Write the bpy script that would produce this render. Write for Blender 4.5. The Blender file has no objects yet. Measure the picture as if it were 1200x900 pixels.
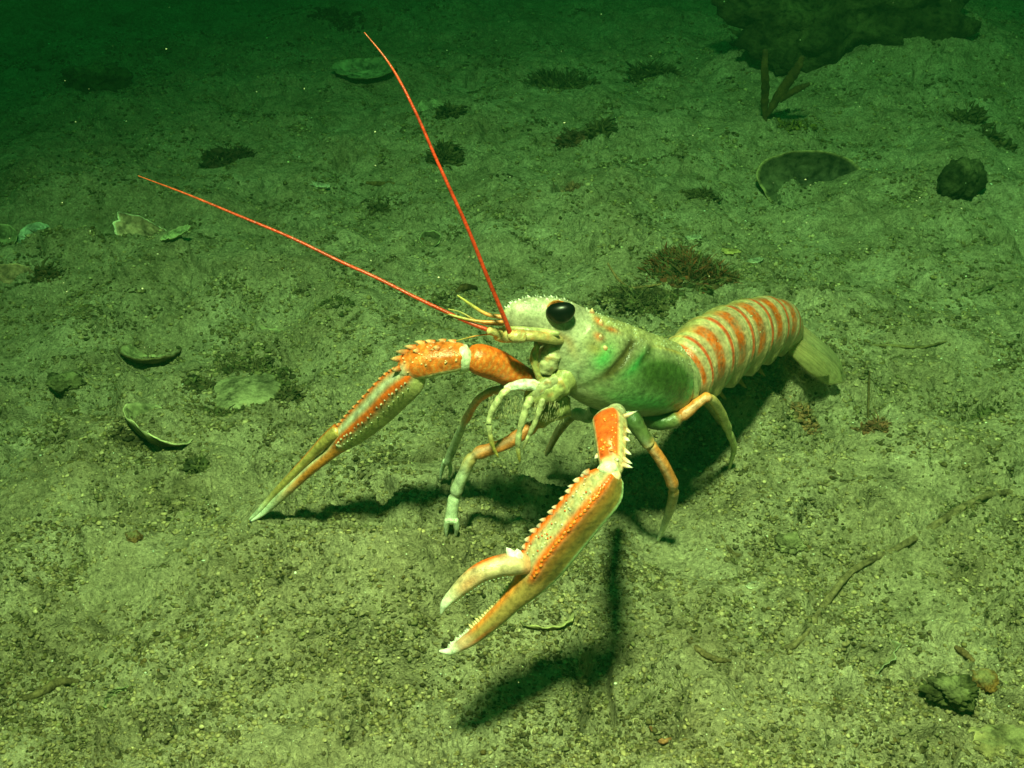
import bpy, math, random
import numpy as np
from mathutils import Vector

random.seed(7); rng = np.random.default_rng(11)
SC = bpy.context.scene
COL = SC.collection
# ------------------------------------------------------------------ camera
CAM_H = 0.33; PITCH = math.radians(32.0); FPX = 1413.0
cd = bpy.data.cameras.new('camera'); cam = bpy.data.objects.new('camera', cd); COL.objects.link(cam)
cd.sensor_width = 36.0; cd.lens = FPX / 1200.0 * 36.0
cd.clip_start = 0.005; cd.clip_end = 60
cam.location = (0, 0, CAM_H); cam.rotation_euler = (math.pi / 2 - PITCH, 0, 0)
SC.camera = cam
# ------------------------------------------------------------------ water-filtered daylight
w = bpy.data.worlds.new('World'); SC.world = w; w.use_nodes = True
nt = w.node_tree; bg = nt.nodes['Background']
sky = nt.nodes.new('ShaderNodeTexSky'); sky.sky_type = 'NISHITA'; sky.sun_disc = False
sky.sun_elevation = math.radians(70); sky.sun_rotation = math.radians(180)
fl = nt.nodes.new('ShaderNodeMix'); fl.data_type = 'RGBA'; fl.blend_type = 'MULTIPLY'
fl.inputs[0].default_value = 1.0; fl.inputs[7].default_value = (0.12, 0.72, 0.18, 1)
nt.links.new(sky.outputs[0], fl.inputs[6]); nt.links.new(fl.outputs[2], bg.inputs[0])
bg.inputs[1].default_value = 0.15
# ------------------------------------------------------------------ diver's lamp, high above the camera
ld = bpy.data.lights.new('dive_lamp', 'SPOT'); lamp = bpy.data.objects.new('dive_lamp', ld); COL.objects.link(lamp)
ld.energy = 188; ld.color = (1.0, 0.60, 0.34); ld.shadow_soft_size = 0.036
ld.spot_size = math.radians(80); ld.spot_blend = 1.0
lamp.location = (-0.03, 0.02, 0.85)
lamp.rotation_euler = (Vector((0.16, 0.39, 0)) - Vector(lamp.location)).to_track_quat('-Z', 'Y').to_euler()
SC.view_settings.view_transform = 'Standard'; SC.view_settings.look = 'None'
SC.view_settings.gamma = 1; SC.view_settings.exposure = 0.0
SC.cycles.volume_bounces = 0; SC.cycles.max_bounces = 6

# ------------------------------------------------------------------ picture measurements -> points in the world
F_ = np.array([0, math.cos(PITCH), -math.sin(PITCH)]); U_ = np.array([0, math.sin(PITCH), math.cos(PITCH)])
R_ = np.array([1.0, 0, 0]); C_ = np.array([0, 0, CAM_H])
def ray(px, py): return F_ + (px - 600) / FPX * R_ + (450 - py) / FPX * U_
def P(px, py, y):
    d = ray(px, py); return C_ + d * (y / d[1])
def S(px, py, y): return P(px, py, y), float(y / ray(px, py)[1] / FPX)      # point, metres per pixel there

# ------------------------------------------------------------------ noise
_perm = rng.permutation(512); _ga = rng.uniform(0, 2 * math.pi, 512); _gx = np.cos(_ga); _gy = np.sin(_ga)
def perlin(x, y):
    xi = np.floor(x).astype(np.int64); yi = np.floor(y).astype(np.int64)
    xf = x - xi; yf = y - yi
    u = xf * xf * xf * (xf * (xf * 6 - 15) + 10); v = yf * yf * yf * (yf * (yf * 6 - 15) + 10)
    def g(ix, iy, fx, fy):
        h = _perm[(_perm[ix & 511] + iy) & 511]; return _gx[h] * fx + _gy[h] * fy
    a = g(xi, yi, xf, yf); b = g(xi + 1, yi, xf - 1, yf)
    c = g(xi, yi + 1, xf, yf - 1); d = g(xi + 1, yi + 1, xf - 1, yf - 1)
    return 1.4 * ((a + (b - a) * u) * (1 - v) + (c + (d - c) * u) * v)
def sst(a, b, x):
    t = np.clip((x - a) / (b - a), 0, 1); return t * t * (3 - 2 * t)
def G0(px, py):
    d = ray(px, py); k = -CAM_H / d[2]; return C_ + d * k
# bumps and hollows: px, py, half-width px, half-depth px, height m
FEAT = []
def feat(px, py, wx, wy, a, pw=1.0):
    c = G0(px, py); s = np.linalg.norm(c - C_) / FPX; yy = G0(px, py - wy)[1] - G0(px, py + wy)[1]
    FEAT.append((c[0], c[1], wx * s, yy / 2, a, pw))
feat(720, 790, 60, 70, -0.022); feat(600, 850, 90, 34, -0.018)
feat(470, 730, 120, 50, 0.013); feat(560, 610, 70, 28, 0.006); feat(640, 730, 80, 30, 0.004)
feat(640, 540, 30, 18, -0.010); feat(600, 590, 60, 12, -0.004)
feat(700, 560, 120, 40, -0.006); feat(930, 440, 70, 22, 0.014)
feat(285, 462, 62, 36, -0.006); feat(280, 462, 34, 18, 0.007)
feat(315, 365, 60, 22, -0.008); feat(180, 520, 34, 20, -0.008)
feat(1140, 470, 40, 18, -0.010); feat(1070, 90, 150, 50, 0.045); feat(950, 60, 90, 14, -0.01)
feat(945, 218, 60, 9, -0.012); feat(130, 260, 80, 20, -0.01); feat(1040, 765, 40, 14, -0.007)
feat(790, 320, 70, 28, 0.006); feat(850, 160, 120, 30, 0.012); feat(480, 790, 60, 16, -0.006)
feat(560, 640, 26, 10, -0.004); feat(170, 300, 70, 12, 0.010); feat(1100, 800, 50, 20, 0.005)
feat(440, 690, 130, 40, 0.024); feat(470, 780, 60, 14, -0.008); feat(600, 578, 56, 9, 0.009); feat(560, 650, 60, 14, 0.008); feat(640, 540, 42, 14, -0.016); feat(925, 474, 62, 18, 0.032); feat(868, 506, 60, 16, 0.024); feat(700, 600, 70, 18, -0.008); feat(880, 610, 60, 18, 0.006)
feat(315, 362, 44, 18, 0.006, 2); feat(285, 462, 66, 36, 0.006, 2); feat(1045, 770, 34, 18, -0.008); feat(1140, 478, 34, 18, -0.010); feat(178, 415, 30, 12, -0.004)
feat(100, 235, 80, 12, 0.012); feat(60, 300, 60, 10, 0.010); feat(700, 640, 60, 20, -0.008); feat(250, 820, 90, 30, -0.008); feat(120, 640, 90, 30, 0.008); feat(1040, 560, 120, 34, 0.009); feat(990, 850, 90, 30, 0.008)
for _i in range(190):
    _px, _py = random.uniform(-20, 1220), random.uniform(10, 900)
    if 380 < _px < 900 and 480 < _py < 660: continue
    feat(_px, _py, *(lambda s_: (s_, s_ * random.uniform(.35, .6)))(random.uniform(9, 40)), random.choice([-1, -1, 1, 1]) * random.uniform(.0022, .0080), random.choice([1, 1, 2]))
feat(390, 730, 40, 30, 0.004); feat(860, 700, 120, 40, 0.003); feat(880, 560, 70, 30, 0.005)
def hfun(x, y, fine=True):
    x = np.asarray(x, float); y = np.asarray(y, float)
    h = 0.010 * perlin(x / .31 + 3.1, y / .31 + 7.7) + 0.0125 * perlin(x / .12 + 11, y / .10 + 5) + 0.0078 * perlin(x / .045 + 1, y / .045 + 9) + .0060 * np.abs(perlin(x / .030 + 1, y / .024 + 9)) - .0012
    for (cx, cy, sx, sy, a, pw) in FEAT:
        q = ((x - cx) / sx) ** 2 + ((y - cy) / sy) ** 2
        h = h + (a * np.exp(-q) if pw == 1 else a * (2.2 * q * np.exp(-q * 1.0) * .9 - .9 * np.exp(-q * 2.2)))
    if not fine: return h
    wx = x + .003 * perlin(x / .03 + 40, y / .03); wy = y * .95 + .003 * perlin(x / .03, y / .03 + 40)
    m = sst(-.35, .45, perlin(x / .06 + 20, y / .06 + 2) + .5 * perlin(x / .021 + 2, y / .021 + 22))
    m2 = sst(.0, .5, perlin(x / .035 + 50, y / .035 + 60))
    mm = .28 + .72 * m
    h = h + m * (.0062 * np.abs(perlin(wx / .019, wy / .016)) - .002) + mm * .0028 * perlin(wx / .0105 + 5, wy / .0095 + 3)
    h = h - .0085 * sst(.30, .52, perlin(wx / .023 + 70, wy / .017 + 33)) * sst(-.2, .3, perlin(x / .09 + 8, y / .09 + 60))
    h = h - m2 * .0050 * sst(.12, .5, perlin(wx / .0085 + 15, wy / .0085 + 13))
    c1 = np.abs(perlin(wx / .0056 + 9, wy / .0056 + 1)); c2 = np.abs(perlin(x / .0030 + 8, y / .0030 + 2))
    h = h + mm * (.0017 * sst(.0, .35, c1) * (1 - .4 * c1) - .0010 + .0007 * sst(.0, .4, c2)) + .0002 * perlin(x / .0016, y / .0016 + 2)
    return h
def G(px, py):                                    # where the sight line meets the sea bed
    d = ray(px, py); k = -CAM_H / d[2]
    for _ in range(12):
        p = C_ + d * k; k = (hfun(p[0], p[1], False) - CAM_H) / d[2]
    return C_ + d * float(k)
def gy(px, py): return float(G(px, py)[1]) - .001
def hz(x, y): return float(hfun(x, y))

# ------------------------------------------------------------------ materials
def base_mat(name):
    m = bpy.data.materials.new(name); m.use_nodes = True
    return m, m.node_tree, m.node_tree.nodes['Principled BSDF']
def noise_node(nt, scale, detail=4, rough=.6, coord='Object', dist=0.0):
    tc = nt.nodes.new('ShaderNodeTexCoord'); n = nt.nodes.new('ShaderNodeTexNoise')
    n.inputs['Scale'].default_value = scale; n.inputs['Detail'].default_value = detail
    n.inputs['Roughness'].default_value = rough; n.inputs['Distortion'].default_value = dist
    nt.links.new(tc.outputs[coord], n.inputs['Vector']); return n
def ramp(nt, src, stops):
    r = nt.nodes.new('ShaderNodeValToRGB'); nt.links.new(src, r.inputs[0])
    e = r.color_ramp.elements
    while len(e) < len(stops): e.new(.5)
    for i, (p, c) in enumerate(stops):
        e[i].position = p; e[i].color = (c, c, c, 1) if not isinstance(c, tuple) else c + (1,)
    return r
def mixc(nt, fac, a, b, mode='MIX'):
    m = nt.nodes.new('ShaderNodeMix'); m.data_type = 'RGBA'; m.blend_type = mode
    for inp, v in ((0, fac), (6, a), (7, b)):
        if hasattr(v, 'links'): nt.links.new(v, m.inputs[inp])
        elif inp == 0: m.inputs[0].default_value = v
        else: m.inputs[inp].default_value = tuple(v) + (1,)
    return m.outputs[2]
def bump(nt, src, bs, strength, dist):
    b = nt.nodes.new('ShaderNodeBump'); b.inputs['Strength'].default_value = strength; b.inputs['Distance'].default_value = dist
    nt.links.new(src, b.inputs['Height'])
    if bs.inputs['Normal'].links: nt.links.new(bs.inputs['Normal'].links[0].from_socket, b.inputs['Normal'])
    nt.links.new(b.outputs[0], bs.inputs['Normal'])

def mud_mat():
    m, nt, bs = base_mat('sea_bed_mud')
    a = noise_node(nt, 22, 6, .62); b = noise_node(nt, 190, 5, .7); c = noise_node(nt, 620, 3, .7); d = noise_node(nt, 75, 5, .65, dist=.4)
    ra = ramp(nt, a.outputs[0], [(.32, (.25, .20, .115)), (.52, (.35, .295, .18)), (.72, (.45, .39, .255))])
    col = ra.outputs[0]
    rb = ramp(nt, b.outputs[0], [(.32, .45), (.44, .85), (.60, 1.06), (.8, 1.3)])
    col = mixc(nt, .85, col, rb.outputs[0], 'MULTIPLY')
    rd = ramp(nt, d.outputs[0], [(.50, 0.0), (.62, 1.0)])
    col = mixc(nt, mixc(nt, 1.0, rd.outputs[0], (.40, .40, .40), 'MULTIPLY'), col, (.085, .075, .028))
    rc = ramp(nt, c.outputs[0], [(.34, .50), (.45, .9), (.56, 1.05), (.72, 1.7)])
    col = mixc(nt, .85, col, rc.outputs[0], 'MULTIPLY')
    sp = noise_node(nt, 900, 1, .5); rs = ramp(nt, sp.outputs[0], [(.735, 0.0), (.77, 1.0)])
    col = mixc(nt, rs.outputs[0], col, (.62, .60, .42))
    nt.links.new(col, bs.inputs['Base Color']); bs.inputs['Roughness'].default_value = .92
    bs.inputs['Specular IOR Level'].default_value = .15
    e_ = noise_node(nt, 75, 4, .6); bump(nt, e_.outputs[0], bs, .7, .008); bump(nt, b.outputs[0], bs, .9, .004); bump(nt, c.outputs[0], bs, .8, .0014)
    return m
def attr_mat(name, rough=.38, spec=.5, mott=.25, mscale=350, bstr=.25, bdist=.0006, sss=.0, trans=0.0, alpha=1.0, coat=0.0):
    m, nt, bs = base_mat(name)
    at = nt.nodes.new('ShaderNodeAttribute'); at.attribute_name = 'col'
    n = noise_node(nt, mscale, 5, .65); r = ramp(nt, n.outputs[0], [(.3, 1 - mott * 1.6), (.5, 1.0), (.72, 1 + mott)])
    col = mixc(nt, 1.0, at.outputs['Color'], r.outputs[0], 'MULTIPLY')
    if mott:
        n2 = noise_node(nt, mscale * .23, 5, .7, dist=.6); r2 = ramp(nt, n2.outputs[0], [(.32, 1 - mott * 1.3), (.5, 1.0), (.7, 1 + mott * .9)]); col = mixc(nt, 1.0, col, r2.outputs[0], 'MULTIPLY')
    nt.links.new(col, bs.inputs['Base Color']); bs.inputs['Roughness'].default_value = rough
    bs.inputs['Specular IOR Level'].default_value = spec
    if sss: 
        bs.inputs['Subsurface Weight'].default_value = sss; bs.inputs['Subsurface Radius'].default_value = (1, .8, .4); bs.inputs['Subsurface Scale'].default_value = .002
    if coat: bs.inputs['Coat Weight'].default_value = coat; bs.inputs['Coat Roughness'].default_value = .12
    if trans:                                      # thin skin that lets light through
        out = nt.nodes['Material Output']; tr = nt.nodes.new('ShaderNodeBsdfTranslucent'); ms = nt.nodes.new('ShaderNodeMixShader')
        nt.links.new(col, tr.inputs[0]); ms.inputs[0].default_value = trans
        nt.links.new(bs.outputs[0], ms.inputs[1]); nt.links.new(tr.outputs[0], ms.inputs[2]); nt.links.new(ms.outputs[0], out.inputs[0])
    if alpha < 1:
        out = nt.nodes['Material Output']; tp = nt.nodes.new('ShaderNodeBsdfTransparent'); ms = nt.nodes.new('ShaderNodeMixShader')
        src = out.inputs[0].links[0].from_socket; ms.inputs[0].default_value = alpha
        nt.links.new(tp.outputs[0], ms.inputs[1]); nt.links.new(src, ms.inputs[2]); nt.links.new(ms.outputs[0], out.inputs[0])
    bump(nt, n.outputs[0], bs, bstr, bdist)
    return m
M_MUD = mud_mat()
M_SHELL = attr_mat('crustacean_shell', rough=.28, spec=.5, mott=.30, mscale=520, bstr=.5, bdist=.0007, sss=.12)
M_FIN = attr_mat('translucent_tail_skin', rough=.4, mott=.2, mscale=300, bstr=.2, trans=.45, alpha=.66)
M_EYE = attr_mat('black_eye', rough=.3, spec=.22, mott=0, bstr=.05)
M_VALVE = attr_mat('sea_shell', rough=.75, spec=.2, mott=.6, mscale=160, bstr=.5, bdist=.0012)
M_STONE = attr_mat('silted_stone', rough=.95, spec=.1, mott=.6, mscale=170, bstr=.9, bdist=.004)
M_WEED = attr_mat('seaweed', rough=.7, spec=.25, mott=.45, mscale=220, bstr=.3, trans=.2)
M_CRUMB = attr_mat('loose_mud', rough=.95, spec=.1, mott=.45, mscale=500, bstr=.6, bdist=.0008)

# ------------------------------------------------------------------ mesh collecting
class MB:
    def __init__(s): s.v = []; s.f3 = []; s.f4 = []; s.c = []; s.n = 0
    def add(s, v, quads=None, tris=None, c=(.5, .5, .5)):
        v = np.asarray(v, float).reshape(-1, 3); c = np.asarray(c, float)
        if c.ndim == 1: c = np.tile(c, (len(v), 1))
        s.v.append(v); s.c.append(c)
        if quads is not None and len(quads): s.f4.append(np.asarray(quads) + s.n)
        if tris is not None and len(tris): s.f3.append(np.asarray(tris) + s.n)
        s.n += len(v)
    def build(s, name, mat, parent=None, origin=None, ground=False):
        v = np.concatenate(s.v); c = np.concatenate(s.c)
        f4 = np.concatenate(s.f4) if s.f4 else np.zeros((0, 4), int); f3 = np.concatenate(s.f3) if s.f3 else np.zeros((0, 3), int)
        if parent is not None:
            off = np.array(parent['_o'])
        elif origin is not None: off = np.asarray(origin, float)
        else: off = np.array([(v[:, 0].min() + v[:, 0].max()) / 2, (v[:, 1].min() + v[:, 1].max()) / 2, v[:, 2].min()])
        v = v - off
        me = bpy.data.meshes.new(name)
        me.vertices.add(len(v)); me.vertices.foreach_set('co', v.astype(np.float32).ravel())
        nl = 4 * len(f4) + 3 * len(f3); me.loops.add(nl)
        me.loops.foreach_set('vertex_index', np.concatenate([f4.ravel(), f3.ravel()]).astype(np.int32))
        me.polygons.add(len(f4) + len(f3))
        st = np.concatenate([np.arange(len(f4)) * 4, 4 * len(f4) + np.arange(len(f3)) * 3])
        me.polygons.foreach_set('loop_start', st.astype(np.int32))
        me.polygons.foreach_set('use_smooth', np.ones(len(st), bool))
        me.update(calc_edges=True)
        ca = me.color_attributes.new('col', 'FLOAT_COLOR', 'POINT')
        ca.data.foreach_set('color', np.concatenate([np.clip(c, 0, 1), np.ones((len(c), 1))], 1).astype(np.float32).ravel())
        me.materials.append(mat)
        o = bpy.data.objects.new(name, me); COL.objects.link(o)
        if parent is not None: o.parent = parent
        else: o.location = off
        o['_o'] = [float(t) for t in off]
        return o
def clean_props():
    for o in SC.objects:
        if '_o' in o: del o['_o']
def tag(o, label, cat, group=None, kind=None):
    o['label'] = label; o['category'] = cat
    if group: o['group'] = group
    if kind: o['kind'] = kind
    return o

def crom(pts, ts):
    pts = np.asarray(pts, float); n = len(pts)
    e = np.vstack([2 * pts[0] - pts[1], pts, 2 * pts[-1] - pts[-2]])
    i = np.clip(np.floor(ts).astype(int), 0, n - 2); t = (ts - i)[:, None]
    p0, p1, p2, p3 = e[i], e[i + 1], e[i + 2], e[i + 3]
    return .5 * ((2 * p1) + (-p0 + p2) * t + (2 * p0 - 5 * p1 + 4 * p2 - p3) * t * t + (-p0 + 3 * p1 - 3 * p2 + p3) * t ** 3)
def nrm(a): return a / (np.linalg.norm(a, axis=-1, keepdims=True) + 1e-12)
class Tube:
    """a lofted limb: pts (px,py,y,a,b) with radii in picture pixels, or (x,y,z,a,b) in metres when world=True"""
    def __init__(s, pts, up=(0, 0, 1), world=False):
        q = []
        for p in pts:
            if world: q.append(list(p))
            else:
                c, m = S(*p[:3]); q.append([*c, p[3] * m, (p[4] if len(p) > 4 else p[3]) * m])
        s.q = np.array(q); s.n = len(q)
        s.up = up
    def frame(s, ts):
        ts = np.asarray(ts, float); r = crom(s.q, ts); e = 1e-2
        T = nrm(crom(s.q, np.clip(ts + e, 0, s.n - 1))[:, :3] - crom(s.q, np.clip(ts - e, 0, s.n - 1))[:, :3])
        if s.up == 'cam': U = nrm(C_ - r[:, :3])
        else: U = np.tile(np.array(s.up, float), (len(ts), 1))
        Sd = nrm(np.cross(T, U)); U = nrm(np.cross(Sd, T))
        return r, T, Sd, U
    def at(s, t, th, k=1.0):                     # surface point and outward normal, th in degrees
        r, T, Sd, U = s.frame([t]); th = math.radians(th)
        p = r[0, :3] + k * (max(r[0, 3], 1e-5) * math.cos(th) * Sd[0] + max(r[0, 4], 1e-5) * math.sin(th) * U[0])
        return p, nrm(math.cos(th) * Sd[0] + math.sin(th) * U[0]), T[0]
    def mesh(s, mb, col, nt_=24, nh=16, shape=None, round_ends=True):
        ts = np.linspace(0, s.n - 1, nt_)
        r, T, Sd, U = s.frame(ts); th = np.arange(nh) / nh * 2 * math.pi
        A = np.maximum(r[:, 3], 1e-5)[:, None]; B = np.maximum(r[:, 4], 1e-5)[:, None]
        TT, HH = np.meshgrid(ts, th, indexing='ij'); k = np.ones_like(TT)
        deg = (np.degrees(HH) + 180) % 360 - 180
        if shape is not None: k = shape(TT, deg)
        v = r[:, None, :3] + (k * A * np.cos(HH))[..., None] * Sd[:, None] + (k * B * np.sin(HH))[..., None] * U[:, None]
        v = v.reshape(-1, 3)
        c = col(TT, deg) if callable(col) else np.tile(np.array(col, float), (nt_, nh, 1))
        c = np.broadcast_to(c, (nt_, nh, 3)).reshape(-1, 3)
        i = np.arange(nt_ - 1)[:, None] * nh; j = np.arange(nh)[None]; j2 = (j + 1) % nh
        quads = np.stack([i + j, i + j2, i + nh + j2, i + nh + j], -1).reshape(-1, 4)
        ends = []; tr = []; n0 = len(v)
        ra = (r[0, 3] + r[0, 4]) / 2 * .5; rb = (r[-1, 3] + r[-1, 4]) / 2 * .5
        v = np.vstack([v, r[0, :3] - T[0] * ra, r[-1, :3] + T[-1] * rb]); c = np.vstack([c, c[0], c[-1]])
        b = (nt_ - 1) * nh
        for a in range(nh):
            tr.append((n0, (a + 1) % nh, a)); tr.append((n0 + 1, b + a, b + (a + 1) % nh))
        mb.add(v, quads, tr, c)
def cone(mb, p, d, length, rad, c, tipc=None, n=7, bend=(0, 0, 0)):
    d = nrm(np.array(d, float)); a = nrm(np.cross(d, [.3, .5, .8])); b = np.cross(d, a); p = np.array(p, float)
    th = np.arange(n) / n * 2 * math.pi; ring = np.cos(th)[:, None] * a + np.sin(th)[:, None] * b
    p = p - d * rad * .5
    mid = p + d * length * .55 + np.array(bend) * .3
    v = np.vstack([p + ring * rad, mid + ring * rad * .62, [p + d * length + np.array(bend)]])
    q = [(i, (i + 1) % n, n + (i + 1) % n, n + i) for i in range(n)]; t = [(n + i, n + (i + 1) % n, 2 * n) for i in range(n)]
    tipc = c if tipc is None else tipc
    mb.add(v, q, t, np.vstack([np.tile(c, (n, 1)), np.tile((np.array(c) + np.array(tipc)) / 2, (n, 1)), [tipc]]))
_ico = None
def ico(sub=2):
    import bmesh
    bm = bmesh.new(); bmesh.ops.create_icosphere(bm, subdivisions=sub, radius=1)
    v = np.array([x.co[:] for x in bm.verts]); f = np.array([[a.index for a in x.verts] for x in bm.faces]); bm.free(); return v, f
ICO = {k: ico(k) for k in (1, 2, 3, 4, 5)}
def blob(mb, c, r, colr, sub=2, rough=0.0, rot=None, freq=1.3, seed=0):
    v, f = ICO[sub]; v = v.copy()
    if rough:
        d = 1 + rough * perlin(v[:, 0] * freq + seed * 3.7 + v[:, 2] * .7, v[:, 1] * freq + seed * 1.3 - v[:, 2] * .9) + rough * .5 * perlin(v[:, 2] * freq * 2.3 + seed, v[:, 0] * freq * 2.3 + v[:, 1])
        v = v * d[:, None]
    v = v * np.asarray(r, float)
    if rot is not None: v = v @ rot.T
    mb.add(v + np.asarray(c), None, f, colr)
def mixv(a, b, f): 
    f = np.asarray(f)[..., None]; return a * (1 - f) + np.asarray(b, float) * f

# colours (what the thing itself has)
CREAM = np.array([.66, .60, .34]); PALE = np.array([.74, .76, .55]); WHITE = np.array([.90, .90, .78]); ORANGE = np.array([.78, .125, .015])
RED = np.array([.72, .075, .02]); OLIVE = np.array([.34, .27, .075]); GREEN = np.array([.055, .40, .10]); DGREEN = np.array([.075, .17, .04])
PGREEN = np.array([.33, .48, .20]); OCHRE = np.array([.55, .36, .07]); PINK = np.array([.78, .42, .25])

# ================================================================== SEA BED
def build_ground():
    pys = np.concatenate([np.arange(-40, 0, 2.0), np.arange(0, 905, .92), np.arange(905, 1000, 4.)])
    ys = np.array([-CAM_H * ray(600, p)[1] / ray(600, p)[2] for p in pys])[::-1]
    ys = np.concatenate([-np.geomspace(5.5, .3, 14), np.linspace(-.2, ys[0] - .02, 12), ys, np.geomspace(ys[-1] * 1.01, 7.0, 60)])
    u = np.linspace(-1, 1, 1280); ue = 1 + np.geomspace(.01, 1, 40)
    wd = np.maximum(.455 * (np.maximum(ys, .2) * .93 + .175), .2)
    X = wd[:, None] * u[None]; k = (6.0 - wd)[:, None]
    ext = wd[:, None] + k * (np.geomspace(.003, 1, 40))[None]
    X = np.concatenate([-ext[:, ::-1], X, ext], 1)
    Y = np.repeat(ys[:, None], X.shape[1], 1)
    Z = hfun(X, Y)
    nr, nc = X.shape
    i = np.arange(nr - 1)[:, None] * nc; j = np.arange(nc - 1)[None]
    q = np.stack([i + j, i + j + 1, i + nc + j + 1, i + nc + j], -1).reshape(-1, 4)
    mb = MB(); mb.add(np.stack([X, Y, Z], -1).reshape(-1, 3), q, None, (.3, .3, .2))
    o = mb.build('sea_bed', M_MUD, origin=(0, 0, 0)); o['kind'] = 'structure'
build_ground()

# water: one closed box of even density
def build_water():
    mb = MB(); x, y0, y1, z0, z1 = 6.4, -6, 7.4, -1.1, 1.15
    v = [(a, b, c) for c in (z0, z1) for b in (y0, y1) for a in (-x, x)]
    mb.add(v, [(0, 2, 3, 1), (4, 5, 7, 6), (0, 1, 5, 4), (2, 6, 7, 3), (0, 4, 6, 2), (1, 3, 7, 5)])
    m, nt, bs = base_mat('sea_water'); nt.nodes.remove(bs)
    pv = nt.nodes.new('ShaderNodeVolumePrincipled'); pv.inputs['Density'].default_value = 1.05
    pv.inputs['Color'].default_value = (.006, .048, .018, 1); pv.inputs['Absorption Color'].default_value = (.0, .50, .18, 1)
    pv.inputs['Anisotropy'].default_value = .3
    nt.links.new(pv.outputs[0], nt.nodes['Material Output'].inputs['Volume'])
    o = mb.build('haze', m); o['kind'] = 'stuff'
    for p in o.data.polygons: p.use_smooth = False
build_water()

# ================================================================== LANGOUSTINE
root = bpy.data.objects.new('langoustine', None); COL.objects.link(root)
rc = P(745, 620, .402); root.location = (rc[0], rc[1], 0); root['_o'] = [rc[0], rc[1], 0.0]; root.empty_display_size = .02
tag(root, 'pale orange and green langoustine standing on the mud with both long claws reaching left', 'langoustine')

def gs(t, d, t0, d0, st, sd): return np.exp(-((t - t0) / st) ** 2 - ((d - d0) / sd) ** 2)
BP = [(591, 371, .384, 5, 8), (602, 371, .385, 13, 20), (625, 373, .387, 19, 27), (648, 379, .389, 24, 32), (662, 393, .391, 32, 42),
      (682, 411, .393, 39, 50), (712, 428, .397, 44, 54), (745, 438, .402, 45, 51), (772, 443, .408, 41, 46), (786, 445, .411, 37, 41),
      (795, 440, .414, 33, 38), (806, 431, .419, 35, 42), (829, 414, .434, 36, 45), (856, 400, .451, 35, 43), (882, 389, .468, 32, 39),
      (905, 383, .483, 27, 33), (921, 388, .494, 19, 25), (930, 394, .500, 10, 13)]
body = Tube(BP)
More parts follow.
